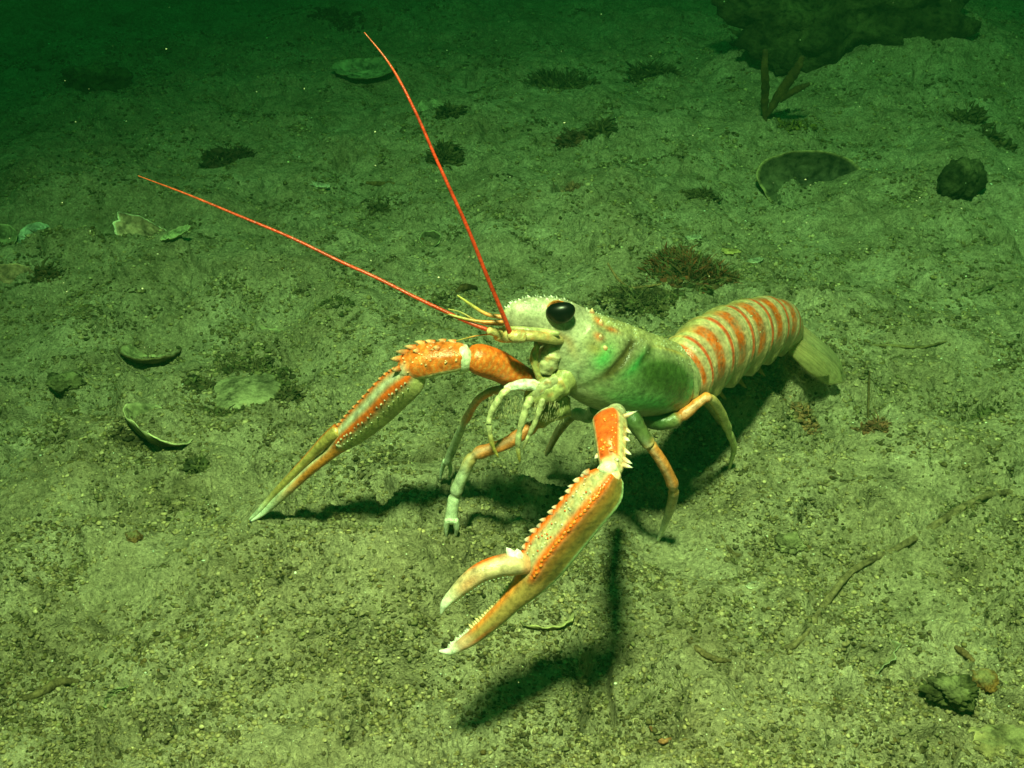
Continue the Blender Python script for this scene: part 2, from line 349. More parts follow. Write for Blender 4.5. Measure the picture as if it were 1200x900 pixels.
# abdomen rings: boundaries in t
RB = [10.0, 10.9, 11.9, 12.8, 13.7, 14.6, 15.5, 17.0]
def ring_pos(t):
    f = np.zeros_like(t); 
    for a, b in zip(RB[:-1], RB[1:]): f = np.where((t >= a) & (t < b + 1e-6), (t - a) / (b - a), f)
    return f
def body_col(t, d):
    nz = perlin(t * 3.1, d / 22.); nf = perlin(t * 14, d / 5.)
    c = np.ones(t.shape + (3,)) * np.array([.52, .48, .33])                         # head, yellow green
    c = mixv(c, PALE * .95, .35 * gs(t, d, 2.2, 40, 1.2, 30))
    car = sst(3.6, 4.3, t)
    c = mixv(c, np.array([.44, .42, .23]), car)
    c = mixv(c, PALE * .85, .55 * gs(t, d, 4.6, -15, .7, 30) + .45 * gs(t, d, 5.6, -52, 1.8, 16))
    c = mixv(c, np.array([.15, .27, .10]), np.clip(1.5 * gs(t, d, 7.2, 6, 1.8, 30), 0, 1) * .92)
    c = mixv(c, np.array([.055, .105, .022]), np.clip(1.7 * gs(t, d, 7.35, 22 - 6 * (t - 7.3), 1.2, 23), 0, 1) * .95)
    c = mixv(c, GREEN, .85 * gs(t, d, 7.6, -22, 1.9, 12)); c = mixv(c, GREEN, .5 * gs(t, d, 8.8, 0, .28, 28))
    c = mixv(c, GREEN * 1.1, .8 * gs(t, d, 5.05, 16, .30, 20)); c = mixv(c, GREEN * 1.05, .8 * gs(t, d, 6.15 + (d - 30) * .012, 30, .16, 20))
    gro = gs(t, d, 5.65 + (d - 30) * .006, 28, .17, 42); c = mixv(c, np.array([.11, .085, .025]), np.clip(gro * 1.5, 0, .92))
    gro = gs(t, d, 6.45 + (d - 45) * .012, 48, .12, 22); c = mixv(c, np.array([.10, .13, .035]), np.clip(gro, 0, .8))
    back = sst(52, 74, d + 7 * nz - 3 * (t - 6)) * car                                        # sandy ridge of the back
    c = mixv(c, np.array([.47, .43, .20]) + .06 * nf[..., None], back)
    c = mixv(c, np.array([.60, .40, .10]), .85 * gs(t, d, 7.5, 62 - 3 * (t - 7), .7, 3.2))
    c = mixv(c, ORANGE, .8 * gs(t, d, 4.25, 68, .22, 9) + .8 * gs(t, d, 4.9, 62, .30, 5)); c = mixv(c, ORANGE, .75 * gs(t, d, 4.45, 40, .22, 6))
    c = mixv(c, OCHRE, .5 * gs(t, d, 4.6, 22, .3, 9)); c = mixv(c, np.array([.55, .28, .08]), .5 * gs(t, d, 3.4, -5, .9, 8))
    # abdomen
    f = ring_pos(t); ab = sst(9.9, 10.15, t)
    a = np.ones_like(c) * np.array([.60, .40, .24])
    side = sst(-26, 14, d + 9 * nz)                                                  # the pleura below stay green-olive
    a = mixv(a, ORANGE * np.array([.95, 1.0, 1.0]), np.clip(sst(.20, .30, f) * (1 - sst(.50, .62, f)) * side * (.85 + .6 * nz + .5 * nf), 0, 1))
    a = mixv(a, RED * np.array([1.05, 1.1, 1.0]), np.clip(1.4 * np.exp(-((f - .89) / .06) ** 2), 0, 1) * sst(-20, 8, d)); a = mixv(a, CREAM * 1.1, .8 * np.exp(-((f - .79) / .045) ** 2) * side)
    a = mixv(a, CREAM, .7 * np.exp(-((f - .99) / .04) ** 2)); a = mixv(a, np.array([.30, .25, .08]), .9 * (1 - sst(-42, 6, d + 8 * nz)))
    a = mixv(a, GREEN * .9 + .1, .7 * np.exp(-((f - .94) / .09) ** 2) * (1 - sst(-25, -8, d)) * sst(-75, -60, d))
    a = mixv(a, np.array([.60, .52, .20]), .7 * sst(84, 108, d + 8 * nz)); a = mixv(a, np.array([.62, .50, .2]), .55 * sst(15.2, 16.2, t))
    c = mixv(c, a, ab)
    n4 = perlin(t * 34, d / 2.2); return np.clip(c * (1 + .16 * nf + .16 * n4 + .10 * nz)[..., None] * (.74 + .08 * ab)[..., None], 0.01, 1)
def body_shape(t, d):
    k = np.ones_like(t); car = sst(3.8, 4.4, t) * (1 - sst(9.5, 9.9, t))
    k -= .085 * gs(t, d, 5.65 + (d - 30) * .006, 28, .14, 50) + .06 * gs(t, d, 6.45 + (d - 45) * .012, 50, .12, 26)
    k += .035 * gs(t, d, 4.45, 42, .7, 5) + .03 * gs(t, d, 7.5, 60, 1.3, 4) + .03 * gs(t, d, 6.5, 90, 3, 4)
    k += .014 * perlin(t * 22, d / 3.) * sst(35, 60, d) * sst(2, 3, t) * (1 - sst(9.5, 9.9, t)) + .006 * perlin(t * 13, d / 6.) + .012 * perlin(t * 3, d / 22.) * (1 - sst(4, 5, t))
    k += .07 * np.exp(-((t - 9.5) / .10) ** 2) - .05 * np.exp(-((t - 9.25) / .12) ** 2)
    f = ring_pos(t); ab = sst(10, 10.1, t)
    k += ab * (.085 * f ** 1.3 - .05 * np.exp(-((f) / .10) ** 2) + .025 * np.exp(-((f - .72) / .05) ** 2))
    scal = .20 * (1 - np.abs(2 * f - 1.1)) * np.exp(-((d + 46) / 15) ** 2) * ab * 1.0
    k += scal - ab * .14 * np.exp(-((d + 90) / 26) ** 2) - .10 * (1 - sst(3.6, 4.2, t)) * np.exp(-((d + 60) / 30) ** 2)
    return k
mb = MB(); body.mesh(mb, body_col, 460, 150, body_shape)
# tubercles and hairs on the back
for i in range(170):
    t = random.uniform(3.6, 9.3); th = random.gauss(88, 20); p, n, T = body.at(t, th)
    cone(mb, p, n * .9 - T * .5, random.uniform(.0003, .0008), .00022, PALE * .8, WHITE * .8, 4)
for t, th, L_ in ((4.35, 66, .0026), (4.55, 41, .0026), (4.9, 30, .0018), (4.0, 84, .0024)):
    p, n, T = body.at(t, th); cone(mb, p, n * .5 + T * -.6 if t < 5 else n - T * .6, L_, .0011, ORANGE * .8 + .1, CREAM, 7)
for a in RB[1:-1]:
    for th in (-40,):
        p, n, T = body.at(a - .30, th, 1.04); cone(mb, p, np.array([0, -.05, -1.]) + .5 * T, .0032, .0022, np.array([.30, .36, .14]), PALE * .6, 8)
mb.build('body', M_SHELL, root)

# rostrum
rs = Tube([(676, 372, .391, 12, 10), (652, 364, .3895, 14, 14), (628, 363, .3878, 14, 15), (606, 365, .3858, 10, 13), (591, 368, .384, 3, 5)])
mb = MB(); rs.mesh(mb, lambda t, d: mixv(np.ones(t.shape + (3,)) * np.array([.42, .42, .22]), ORANGE, .5 * gs(t, d, .6, 60, .5, 40)), 40, 16)
for k in range(13):
    t = .5 + k * .26; p, n, T = rs.at(t, 90 + random.uniform(-35, 35)); cone(mb, p, n + T * .7, random.uniform(.0012, .0024), .0007, PALE, WHITE, 6)
for i in range(160):
    p, n, T = rs.at(random.uniform(.1, 3.8), random.gauss(60, 50)); cone(mb, p, n + T * random.uniform(0, 1), random.uniform(.0006, .0016), .0002, PALE * .8, WHITE, 4)
mb.build('rostrum', M_SHELL, root)
# eyes
def eye(px, py, y, s):
    c, m = S(px, py, y); mb = MB(); v, f = ICO[4]; v = v.copy()
    v[:, 2] += .18 * v[:, 0] ** 2 - .06; v = v * np.array([16.5, 10, 12.5]) * m * s
    a = math.radians(-9); rot = np.array([[math.cos(a), 0, math.sin(a)], [0, 1, 0], [-math.sin(a), 0, math.cos(a)]])
    mb.add(v @ rot.T + c, None, f, (.0025, .0025, .003)); e = mb.build('eye', M_EYE, root)
    st = MB(); Tube([(px - 6, py + 2, y + .008, 9, 8), (px - 5, py - 4, y + .003, 12, 10), (px - 3, py - 3, y + .0008, 13, 11)]).mesh(st, ORANGE * .6 + OCHRE * .4, 14, 14)
    st.build('eye_stalk', M_SHELL, e)
eye(657, 366, .3822, 1.06); eye(646, 362, .4035, .8)

# antennae
def antenna(pts, ped, pcol):
    mb = MB(); n = len(pts); tb = Tube(pts)
    def cf(t, d): 
        c = np.ones(t.shape + (3,)) * np.array([.56, .04, .014]); return mixv(c, np.array([.62, .18, .06]), .5 * sst(n * .6, n, t)) * (1 + .12 * np.sin(t * 95)[..., None])
    tb.mesh(mb, cf, 260, 10, lambda t, d: 1 + .06 * np.sin(t * 95)); o = mb.build('antenna', M_SHELL, root)
    pm = MB(); 
    for seg in ped: Tube(seg).mesh(pm, pcol, 16, 14)
    pm.build('peduncle', M_SHELL, o)
def pedcol(t, d): return mixv(np.ones(t.shape + (3,)) * np.array([.52, .40, .17]), ORANGE * .85, np.clip(.8 * np.exp(-((d - 50) / 45) ** 2) + .6 * perlin(t * 4, d / 40), 0, 1))
antenna([(570, 386, .380, 2.7), (545, 376, .381, 2.4), (490, 350, .384, 2.1), (440, 325, .388, 2.0), (400, 307, .392, 1.9), (340, 278, .398, 1.75), (285, 255, .404, 1.6), (220, 228, .412, 1.2), (162, 206, .42, .5)],
        [[(612, 392, .386, 8), (592, 393, .384, 9), (582, 392, .382, 7)], [(586, 391, .382, 6), (572, 387, .380, 4.5)]], pedcol)
antenna([(598, 391, .3725, 3.2), (590, 370, .372, 2.8), (570, 322, .372, 2.5), (550, 272, .374, 2.3), (532, 232, .376, 2.2), (511, 186, .380, 2.0), (490, 138, .384, 1.8), (468, 94, .389, 1.5), (450, 66, .392, 1.1), (427, 38, .397, .5)],
        [[(664, 399, .385, 4), (650, 398, .380, 6), (630, 394, .3755, 6.5), (612, 394, .3745, 6.5)], [(614, 394, .3735, 8), (603, 394, .3727, 8), (597, 391, .3723, 5)]], pedcol)
def sc(pts, name, mat=M_SHELL, col=None, up=(0, 0, 1), n=30, nh=12, parent=None, shape=None):
    mb = MB(); Tube(pts, up).mesh(mb, col, n, nh, shape); return mb.build(name, mat, parent or root)
def anl(t, d): return mixv(np.ones(t.shape + (3,)) * np.array([.72, .26, .08]), np.array([.45, .36, .09]), sst(.8, 2, t))
for pts in ([(592, 372, .3800, 2.6), (570, 368, .380, 2.2), (552, 357, .381, 1.8), (536, 346, .382, .8)],
            [(590, 377, .3800, 2.4), (565, 377, .380, 1.9), (535, 371, .381, 1.5), (508, 361, .383, .6)],
            [(590, 380, .382, 2.2), (565, 378, .383, 1.6), (540, 366, .385, 1.0), (525, 362, .386, .5)],
            [(582, 391, .381, 1.3), (560, 393, .382, .9), (532, 400, .383, .4)]):
    sc(pts, 'antennule', col=anl)
# scale of the antenna: a broad thin blade beside the head
for dy in (0, .017):
    sc([(655, 391, .379 + dy, 3, 3), (640, 390, .379 + dy, 4, 5), (622, 388, .3775 + dy, 4, 5), (604, 386, .3775 + dy, 3, 4), (590, 384, .376 + dy, .8, 1)], 'antennal_scale', col=lambda t, d: mixv(np.ones(t.shape + (3,)) * np.array([.42, .40, .18]), OCHRE, .4 * sst(2, 4, t)), n=30, nh=20)

# mouth: jaws, palps and the small feeding legs
mp = [([(650, 405, .383, 7, 9), (645, 420, .382, 11, 13), (640, 436, .381, 8, 9)], CREAM * .9),
      ([(630, 405, .383, 3, 3), (626, 418, .381, 5, 5), (630, 438, .380, 4, 4), (636, 448, .380, 3, 3)], np.array([.48, .42, .16])),
      ([(668, 440, .384, 13, 16), (650, 452, .381, 16, 18), (632, 462, .379, 15, 16), (618, 468, .379, 9, 9)], np.array([.44, .42, .17])),
      ([(662, 470, .386, 14, 16), (645, 478, .384, 14, 14), (632, 482, .383, 7, 7)], np.array([.38, .38, .14])),
      ([(652, 446, .379, 5, 8), (640, 452, .377, 5, 9), (630, 462, .376, 4, 7), (624, 470, .376, 2, 3)], CREAM * .8),
      ([(636, 455, .378, 5, 6), (622, 451, .377, 6, 7), (606, 452, .376, 6.5, 6), (592, 456, .376, 4.5, 4.5)], WHITE * .95)]
for pts, c in mp: sc(pts, 'mouthpart', col=lambda t, d, c=c: np.clip(mixv(c * .78 * (1 + .35 * perlin(t * 3, d / 30))[..., None], np.array([.5, .2, .07]), .5 * sst(.2, .5, perlin(t * 2 + 5, d / 50))), .01, 1), n=40, nh=28, shape=lambda t, d: 1 + .16 * perlin(t * 2.3, d / 50) + .05 * perlin(t * 7, d / 20))
def pal(t, d): return mixv(np.ones(t.shape + (3,)) * np.array([.50, .46, .26]) * (1.1 + .4 * perlin(t * 3, d / 40))[..., None], np.array([.66, .48, .12]), sst(2.6, 3.8, t))
for pts in ([(596, 456, .3745, 4), (587, 464, .373, 4.6), (574, 488, .371, 3.6), (574, 508, .371, 3.4), (578, 524, .372, 2.6), (584, 536, .373, 1)],
            [(622, 466, .373, 5), (616, 480, .372, 4.6), (609, 505, .371, 3.8), (607, 524, .371, 3.2), (609, 541, .372, 1.4)],
            [(636, 468, .374, 4), (629, 490, .374, 3.4), (620, 510, .374, 2.8), (613, 526, .375, 1.4)]):
    sc(pts, 'feeding_leg', col=pal, n=50, nh=14, shape=lambda t, d: 1 - .22 * np.exp(-((t - np.round(t)) / .12) ** 2) + .1 * perlin(t * 5, d / 60))
# a fringe of bristles on the feeding legs sits in their meshes' neighbour
mb = MB()
for i in range(260):
    a = random.random(); px = 572 + a * 90; py = 460 + 10 * a + random.uniform(0, 24)
    p = P(px, py, .3745); cone(mb, p, np.array([random.uniform(-.6, .1), -.4, -1]), random.uniform(.0015, .0042), .00010, np.array([.55, .48, .26]), n=3)
mb.build('bristles', M_SHELL, root)

# walking legs
def leg(pts, stops, pincer=None, joints=(2, 4)):
    """stops: list of (t, colour)"""
    def cf(t, d):
        c = np.ones(t.shape + (3,)) * stops[0][1]
        for (ta, ca), (tb, cb) in zip(stops[:-1], stops[1:]): c = mixv(c, cb, sst(ta, tb, t))
        return mixv(c, c * .5 + WHITE * .36, sst(1.5, 2.5, t) * .7 * np.exp(-((np.abs(d) - 75) / 26) ** 2) * (d > 0))  # pale streak along the camera-facing side: a highlight painted into the leg colour
    # set the foot on the mud: slide the last stretch along its sight lines
    px, py = (pincer[0][-1] if pincer else pts[-1])[:2]; y0 = (pincer[0][-1] if pincer else pts[-1])[2]; dy = gy(px, py) - y0; n_ = len(pts)
    pts = [(p[0], p[1], p[2] + dy * (i / (n_ - 1)) ** 2, *[r_ * (.86 if i > 2 else .95) for r_ in p[3:]]) for i, p in enumerate(pts)]
    pincer = [[(p[0], p[1], p[2] + dy, *p[3:]) for p in f] for f in (pincer or [])]
    def ls(t, d):
        k = 1 + .06 * perlin(t * 3, d / 60.)
        for j in joints: k = k - .24 * np.exp(-((t - j) / .11) ** 2) + .13 * np.exp(-((t - j + .26) / .16) ** 2)
        return k
    mb = MB(); Tube(pts, 'cam').mesh(mb, cf, 120, 18, ls)
    for f in pincer: Tube(f).mesh(mb, lambda t, d: mixv(np.ones(t.shape + (3,)) * PALE, WHITE, sst(0, 2, t)), 16, 10)
    return mb.build('walking_leg', M_SHELL, root)
PG = np.array([.60, .60, .42]); OR2 = np.array([.82, .24, .06])
leg([(625, 455, .385, 7), (604, 452, .384, 5), (588, 455, .385, 5.5), (562, 467, .392, 5.5), (545, 494, .412, 5.2), (531, 525, .43, 6), (524, 542, .438, 5.2)],
    [(1.6, WHITE * .75), (2.4, OR2), (3.7, OR2), (4.3, PG)], [[(522, 540, .438, 3.2), (518, 550, .441, 2.6), (516, 562, .443, 1)], [(526, 540, .438, 3), (528, 551, .441, 2.4), (526, 560, .443, 1)]], (2.1, 4.1))
leg([(665, 480, .392, 9), (640, 490, .388, 8), (615, 506, .386, 8.5), (590, 521, .386, 8.5), (556, 534, .389, 8.5), (543, 556, .392, 8), (533, 580, .395, 8), (529, 604, .397, 8.5), (529, 612, .398, 8)],
    [(1.0, np.array([.5, .4, .15])), (1.8, OR2), (3.6, OR2 * .95), (4.1, np.array([.55, .36, .15])), (5, PG), (6.4, PALE * .85)], [[(525, 609, .398, 4), (523, 618, .399, 3.2), (523, 629, .400, 1)], [(533, 609, .398, 4.2), (535, 618, .399, 3.6), (534, 628, .400, 1.2)]], (1.5, 4.0, 6.0))
leg([(728, 478, .392, 13), (742, 492, .388, 11), (756, 514, .384, 8.5), (764, 524, .384, 8), (779, 547, .385, 8), (789, 572, .388, 7.5), (786, 594, .394, 6.5), (779, 614, .401, 4.5), (771, 634, .4055, 2)],
    [(.8, np.array([.06, .10, .035])), (1.9, np.array([.12, .14, .05])), (2.6, np.array([.55, .30, .12])), (3.1, OR2), (4.7, OR2), (5.3, np.array([.52, .30, .10])), (7, PG), (8, PALE)], None, (2.7, 5.0))
leg([(752, 486, .400, 14), (776, 494, .399, 11), (797, 488, .400, 8.5), (818, 472, .404, 7), (831, 466, .408, 6.5), (844, 482, .421, 6.5), (854, 506, .436, 5.5), (860, 525, .446, 4.2), (855, 548, .455, 1.8)],
    [(.8, np.array([.06, .11, .035])), (1.7, np.array([.14, .16, .06])), (2.2, OR2), (3.6, OR2), (4.3, np.array([.70, .50, .20])), (6.5, np.array([.62, .60, .25]))], None, (2.0, 4.0, 6.0))
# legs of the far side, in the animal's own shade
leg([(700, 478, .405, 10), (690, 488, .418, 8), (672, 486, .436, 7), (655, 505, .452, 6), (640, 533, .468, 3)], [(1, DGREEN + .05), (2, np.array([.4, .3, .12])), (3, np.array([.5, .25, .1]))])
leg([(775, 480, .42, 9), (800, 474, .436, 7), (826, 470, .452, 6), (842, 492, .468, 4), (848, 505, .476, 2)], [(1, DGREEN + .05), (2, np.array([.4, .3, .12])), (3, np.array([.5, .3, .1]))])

# ---- claws
def palm_col(t, d, warts=1.0, far=False):
    nf = perlin(t * 9, d / 9.); n2 = perlin(t * 3, d / 30.)
    c = np.ones(t.shape + (3,)) * (np.array([.42, .35, .19]))
    c = mixv(c, np.array([.58, .34, .17]), .5 * sst(-.1, .5, n2))
    c = mixv(c, PALE * .9, .30 * sst(.1, .5, nf))
    if far:
        c = mixv(c, np.array([.44, .40, .17]), sst(104, 116, d))
        rB = np.exp(-((d - 84) / 13) ** 2); rA = np.exp(-((d - 20) / 14) ** 2)
        c = mixv(c, ORANGE, np.clip(rA * 1.3, 0, 1)); c = mixv(c, WHITE * .8, .6 * np.exp(-((d - 52) / 10) ** 2)); c = mixv(c, ORANGE, np.clip(rB * 1.3, 0, 1))
    else:
        c = mixv(c, np.array([.17, .125, .03]), sst(96, 110, d)); c = mixv(c, np.array([.28, .10, .02]), .6 * np.exp(-((d - 116) / 14) ** 2))
        c = mixv(c, np.array([.42, .62, .33]), sst(158, 170, d) + (d < -150)); c = mixv(c, ORANGE, np.clip(1.3 * np.exp(-((d - 90) / 12) ** 2), 0, 1)); c = mixv(c, ORANGE, np.clip(1.3 * np.exp(-((d - 8) / 16) ** 2), 0, 1))
        c = mixv(c, PALE * .8, (d < -30) * (d > -150) * 1.0)
    return np.clip(c, 0, 1)
def box_shape(t, d, A, k=.16, w=11):
    s = np.zeros_like(t)
    for a in A: s = np.maximum(s, np.exp(-(((d - a + 180) % 360 - 180) / w) ** 2))
    return 1 + k * (s - .45)
# near claw ---------------------------------------------------------
arm = MB()
Tube([(722, 484, .378, 12, 12), (720, 496, .364, 14, 13), (716, 505, .345, 15, 14), (715, 512, .332, 15, 14)]).mesh(arm, lambda t, d: mixv(np.ones(t.shape + (3,)) * PINK * .8, PALE, .5 + .5 * perlin(t * 4, d / 40)), 30, 20)
carp = Tube([(712, 490, .332, 14, 14), (714, 497, .327, 20, 19), (715, 512, .321, 19, 18), (716, 530, .313, 17, 17), (717, 545, .307, 15, 15), (718, 553, .303, 11, 12)], 'cam')
def carp_col(t, d):
    # d=0 is the left edge, 90 faces the camera, 180 the right edge
    nf = perlin(t * 5, d / 12.)
    c = np.ones(t.shape + (3,)) * np.array([.62, .50, .26])
    c = mixv(c, RED * .55 + ORANGE * .5, sst(25, 38, d) * (1 - sst(118, 130, d)) * sst(.55, .9, t) * (1 - sst(3.8, 4.3, t)))
    c = mixv(c, WHITE * .85, (1 - sst(.25, .8, t)) * .7); c = mixv(c, PALE, .6 * np.exp(-((d - 88 - 10 * (t - 3)) / 7) ** 2) * sst(2.6, 3.2, t))
    c = mixv(c, ORANGE, .5 * np.exp(-((d - 158) / 10) ** 2) * (nf > 0)); return c
carp.mesh(arm, carp_col, 50, 28, lambda t, d: box_shape(t, d, (32, 120, 175), .10, 18))
for i in range(24):
    t = .9 + random.random() * 3; th = 40 + random.random() * 75; p, n, T = carp.at(t, th); cone(arm, p, n + T * .9, .0011, .0007, ORANGE, OCHRE * .5 + ORANGE * .6, 6)
for t, th, L_ in ((.8, 170, .006), (1.7, 172, .0045), (2.4, 165, .004), (3.1, 172, .005), (3.8, 168, .006), (4.4, 170, .007), (4.6, 120, .003), (4.5, 20, .004), (3.3, 5, .0028)):
    p, n, T = carp.at(t, th); cone(arm, p, n + T * (1.1 if t > 1 else -.1), L_ * (.68 if t > 1 else .9), .0010, ORANGE * .5 + CREAM * .5, WHITE * .9, 8)
p0, m0 = S(713, 549, .3035); blob(arm, p0, (12 * m0, 10 * m0, 9 * m0), PALE * .95, 3)
p0, m0 = S(718, 558, .302); blob(arm, p0, (10 * m0, 9 * m0, 9 * m0), PINK * .6 + PALE * .35, 3)
arm_near = arm.build('claw_arm', M_SHELL, root)
palmN = Tube([(718, 556, .303, 15, 15), (706, 572, .3015, 25, 20), (684, 598, .299, 26, 22), (660, 627, .297, 26, 22), (638, 654, .295, 26, 21), (622, 680, .2935, 20, 17), (600, 704, .292, 13.5, 13),
              (578, 726, .291, 11.5, 11), (556, 745, .2902, 9.5, 9), (538, 757, .290, 7, 7), (527, 763, .290, 4.8, 5), (515, 763, .290, 1.4, 1.6)], 'cam')
def nearcol(t, d):
    c = palm_col(t, d); fing = sst(4.4, 5.1, t)
    f = np.ones_like(c) * np.array([.34, .22, .07]); f = mixv(f, ORANGE * .8 + OCHRE * .3, np.exp(-((d - 40) / 26) ** 2)); f = mixv(f, CREAM, .7 * np.exp(-((d - 5) / 20) ** 2)); f = mixv(f, ORANGE * .9, .7 * np.exp(-((d - 128) / 14) ** 2) * sst(6.5, 8, t))
    f = mixv(f, np.array([.48, .64, .38]), sst(150, 165, d) + (d < -150)); f = mixv(f, PINK * .8 + .1, sst(7.6, 8.6, t) * .8); f = mixv(f, WHITE, sst(8.6, 9.6, t))
    return mixv(c, f, fing)
def nearshape(t, d):
    pl = 1 - sst(4.4, 5.2, t); return 1 + (box_shape(t, d, (5, 90, 172, -90), .17, 15) - 1) * pl + .035 * pl * np.maximum(0, np.sin(t * 30)) * np.exp(-((d - 90) / 9) ** 2) + .02 * perlin(t * 12, d / 8.) * pl
mb = MB(); palmN.mesh(mb, nearcol, 240, 72, nearshape)
for k in range(15):
    t = .8 + k * .27; t += random.uniform(-.07, .07); p, n, T = palmN.at(t, 8 + random.uniform(-5, 5), 1.07); cone(mb, p, n + T * .75, random.uniform(.0013, .0031), random.uniform(.0009, .0014), ORANGE * .8 + CREAM * .15, WHITE, 8)
for k in range(26):
    t = .85 + k * .145; p, n, T = palmN.at(t, 90 + random.uniform(-3, 3), 1.07); cone(mb, p, n + T * .8, .0011, .00085, ORANGE * 1.05, OCHRE * .6 + ORANGE * .5, 6)
for k in range(34):                                   # biting edge
    t = 5.6 + k * .13; p, n, T = palmN.at(t, 12 + random.uniform(-8, 8), .97); cone(mb, p, n, random.uniform(.0010, .0017) * (1.5 if 7.2 < t < 7.9 else 1), .0008, OCHRE + .2 if t < 8 else PALE, WHITE * .9 if t > 8 else OCHRE + .25, 6)
for i in range(34):
    t = .9 + random.random() * 3.4; th = random.uniform(25, 75); p, n, T = palmN.at(t, th, 1.0); cone(mb, p, n, .0004, .0004, random.choice([PALE * .7, ORANGE * .8, CREAM]), n=5)
clawN = mb.build('claw', M_SHELL, root)
dacN = Tube([(618, 661, .293, 12, 11), (604, 661, .292, 13.5, 12), (584, 664, .2905, 13, 12), (564, 671, .2892, 12, 11), (547, 683, .288, 10.5, 10), (532, 697, .287, 8, 8), (522, 708, .2865, 5.6, 5.5), (517, 719, .2862, 1.6, 1.6)], 'cam')
def daccol(t, d):
    c = np.ones(t.shape + (3,)) * np.array([.56, .42, .25]); c = mixv(c, ORANGE, np.clip(1.4 * gs(t, d, 2.6, 15, .9, 26), 0, 1)); c = mixv(c, ORANGE, .35 * gs(t, d, 3.8, 100, .8, 40)); c = mixv(c, ORANGE * .9, .4 * (1 - sst(.3, 1, t)))
    return mixv(c, WHITE * .95, sst(4.2, 6.0, t) * .9)
# for this finger the left/top edge of the picture is d=0
mb = MB(); dacN.mesh(mb, daccol, 120, 36, lambda t, d: box_shape(t, d, (10, 120), .06, 20))
for k in range(14): 
    t = 1.6 + k * .28; p, n, T = dacN.at(t, 176, .97); cone(mb, p, n, .0011, .0007, PALE, n=6)
p, n, T = dacN.at(1.3, 20); cone(mb, p, n + .6 * T, .0035, .0018, WHITE * .9, WHITE, 8)
p, n, T = dacN.at(.9, 30); cone(mb, p, n + .2 * T, .003, .002, WHITE * .9, WHITE, 8)
mb.build('movable_finger', M_SHELL, clawN)

# far claw -----------------------------------------------------------
arm = MB()
mer = Tube([(655, 452, .397, 9, 9), (640, 449, .392, 8, 8), (622, 444, .388, 11, 11), (604, 439, .385, 16, 16), (582, 428, .382, 18.5, 18), (562, 421, .3795, 18.5, 18), (550, 418, .379, 14, 14)], 'cam')
def mcol(t, d):
    sc_ = np.sin(d / 9. + t * 2) * np.sin(t * 22 + d / 30.)
    c = np.ones(t.shape + (3,)) * (ORANGE * .85 + OCHRE * .12); c = mixv(c, np.array([.66, .33, .09]), .5 * (sc_ > .25)); c = mixv(c, ORANGE, np.exp(-((np.abs(d - 90) - 62) / 20) ** 2)); c = mixv(c, CREAM * .6 + OLIVE * .4, 1.0 * (d < -10) * (d > -140))
    return mixv(c, PALE * .8, .8 * gs(t, d, 1.9, 90, .3, 200))
mer.mesh(arm, mcol, 90, 40, lambda t, d: 1 + .02 * np.sin(t * 44) * np.sin(d / 4.))
p0, m0 = S(543, 421, .3775); blob(arm, p0, (12 * m0, 12 * m0, 17 * m0), PALE, 3, .05)
cf_ = Tube([(548, 417, .379, 13, 13), (536, 418, .3785, 17, 16), (515, 420, .378, 19.5, 18), (496, 424, .378, 20, 18), (482, 430, .378, 16, 15), (474, 436, .379, 11, 11)], 'cam')
def ccol(t, d):
    nf = perlin(t * 5, d / 16.); c = np.ones(t.shape + (3,)) * (ORANGE * .85 + OCHRE * .1); c = mixv(c, np.array([.62, .28, .08]), .6 * sst(0, .3, nf)); c = mixv(c, CREAM * .9, sst(138, 152, d) + 1. * (d < -80)); c = mixv(c, PALE * .9, sst(3.7, 4.4, t) * .8 * sst(40, 70, d))
    return mixv(c, WHITE * .9, .8 * (1 - sst(.1, .6, t)))
cf_.mesh(arm, ccol, 60, 36, lambda t, d: box_shape(t, d, (15, 90, 160), .07, 18))
for t, th, L_ in ((1.2, 12, .003), (1.7, 4, .003), (2.2, 14, .004), (2.7, 4, .0045), (3.2, 12, .005), (3.7, 4, .006), (4.2, 14, .006), (3.0, 45, .0025), (2.0, 50, .0022), (4.4, 60, .004)):
    p, n, T = cf_.at(t, th); cone(arm, p, n * .6 + T * 1.1, L_, .0014, ORANGE, OCHRE + .3, 8)
for i in range(26):
    p, n, T = cf_.at(1 + 3 * random.random(), random.uniform(30, 120)); cone(arm, p, n + T * .5, .001, .0006, ORANGE * .9, OCHRE + .25, 5)
arm.build('claw_arm', M_SHELL, root)
_dy = gy(292, 612) - .4148
def _tip(pts, k0):
    n_ = len(pts) - 1; return [(p[0], p[1], p[2] + _dy * max(0, (i - k0) / (n_ - k0)) ** 1.3, *p[3:]) for i, p in enumerate(pts)]
palmF = Tube(_tip([(488, 432, .378, 15, 14), (478, 444, .379, 21, 17), (460, 460, .3825, 22, 17), (438, 482, .387, 20.5, 16), (418, 500, .391, 18, 14), (402, 514, .3945, 14, 11), (388, 530, .398, 8, 7.5), (365, 549, .4025, 6.5, 6.5),
              (342, 570, .407, 5.8, 6), (318, 592, .412, 5, 5), (303, 604, .4135, 3.6, 3.6), (293, 611, .4145, 1.2, 1.2)], 4), 'cam')
def farcol(t, d):
    c = palm_col(t, d, far=True); f = np.ones_like(c) * (ORANGE * .7 + OCHRE * .4); f = mixv(f, PALE * .9, np.exp(-((d - 40) / 26) ** 2) * .8); f = mixv(f, PALE * .8, sst(7.2, 9.2, t)); f = mixv(f, WHITE, .8 * sst(9, 10.3, t)); f = mixv(f, np.array([.03, .04, .08]), sst(10.75, 10.95, t))
    return mixv(c, f, sst(5.0, 5.6, t))
mb = MB(); palmF.mesh(mb, farcol, 220, 56, lambda t, d: 1 + (box_shape(t, d, (22, 84, 165), .13, 16) - 1) * (1 - sst(5, 5.8, t)))
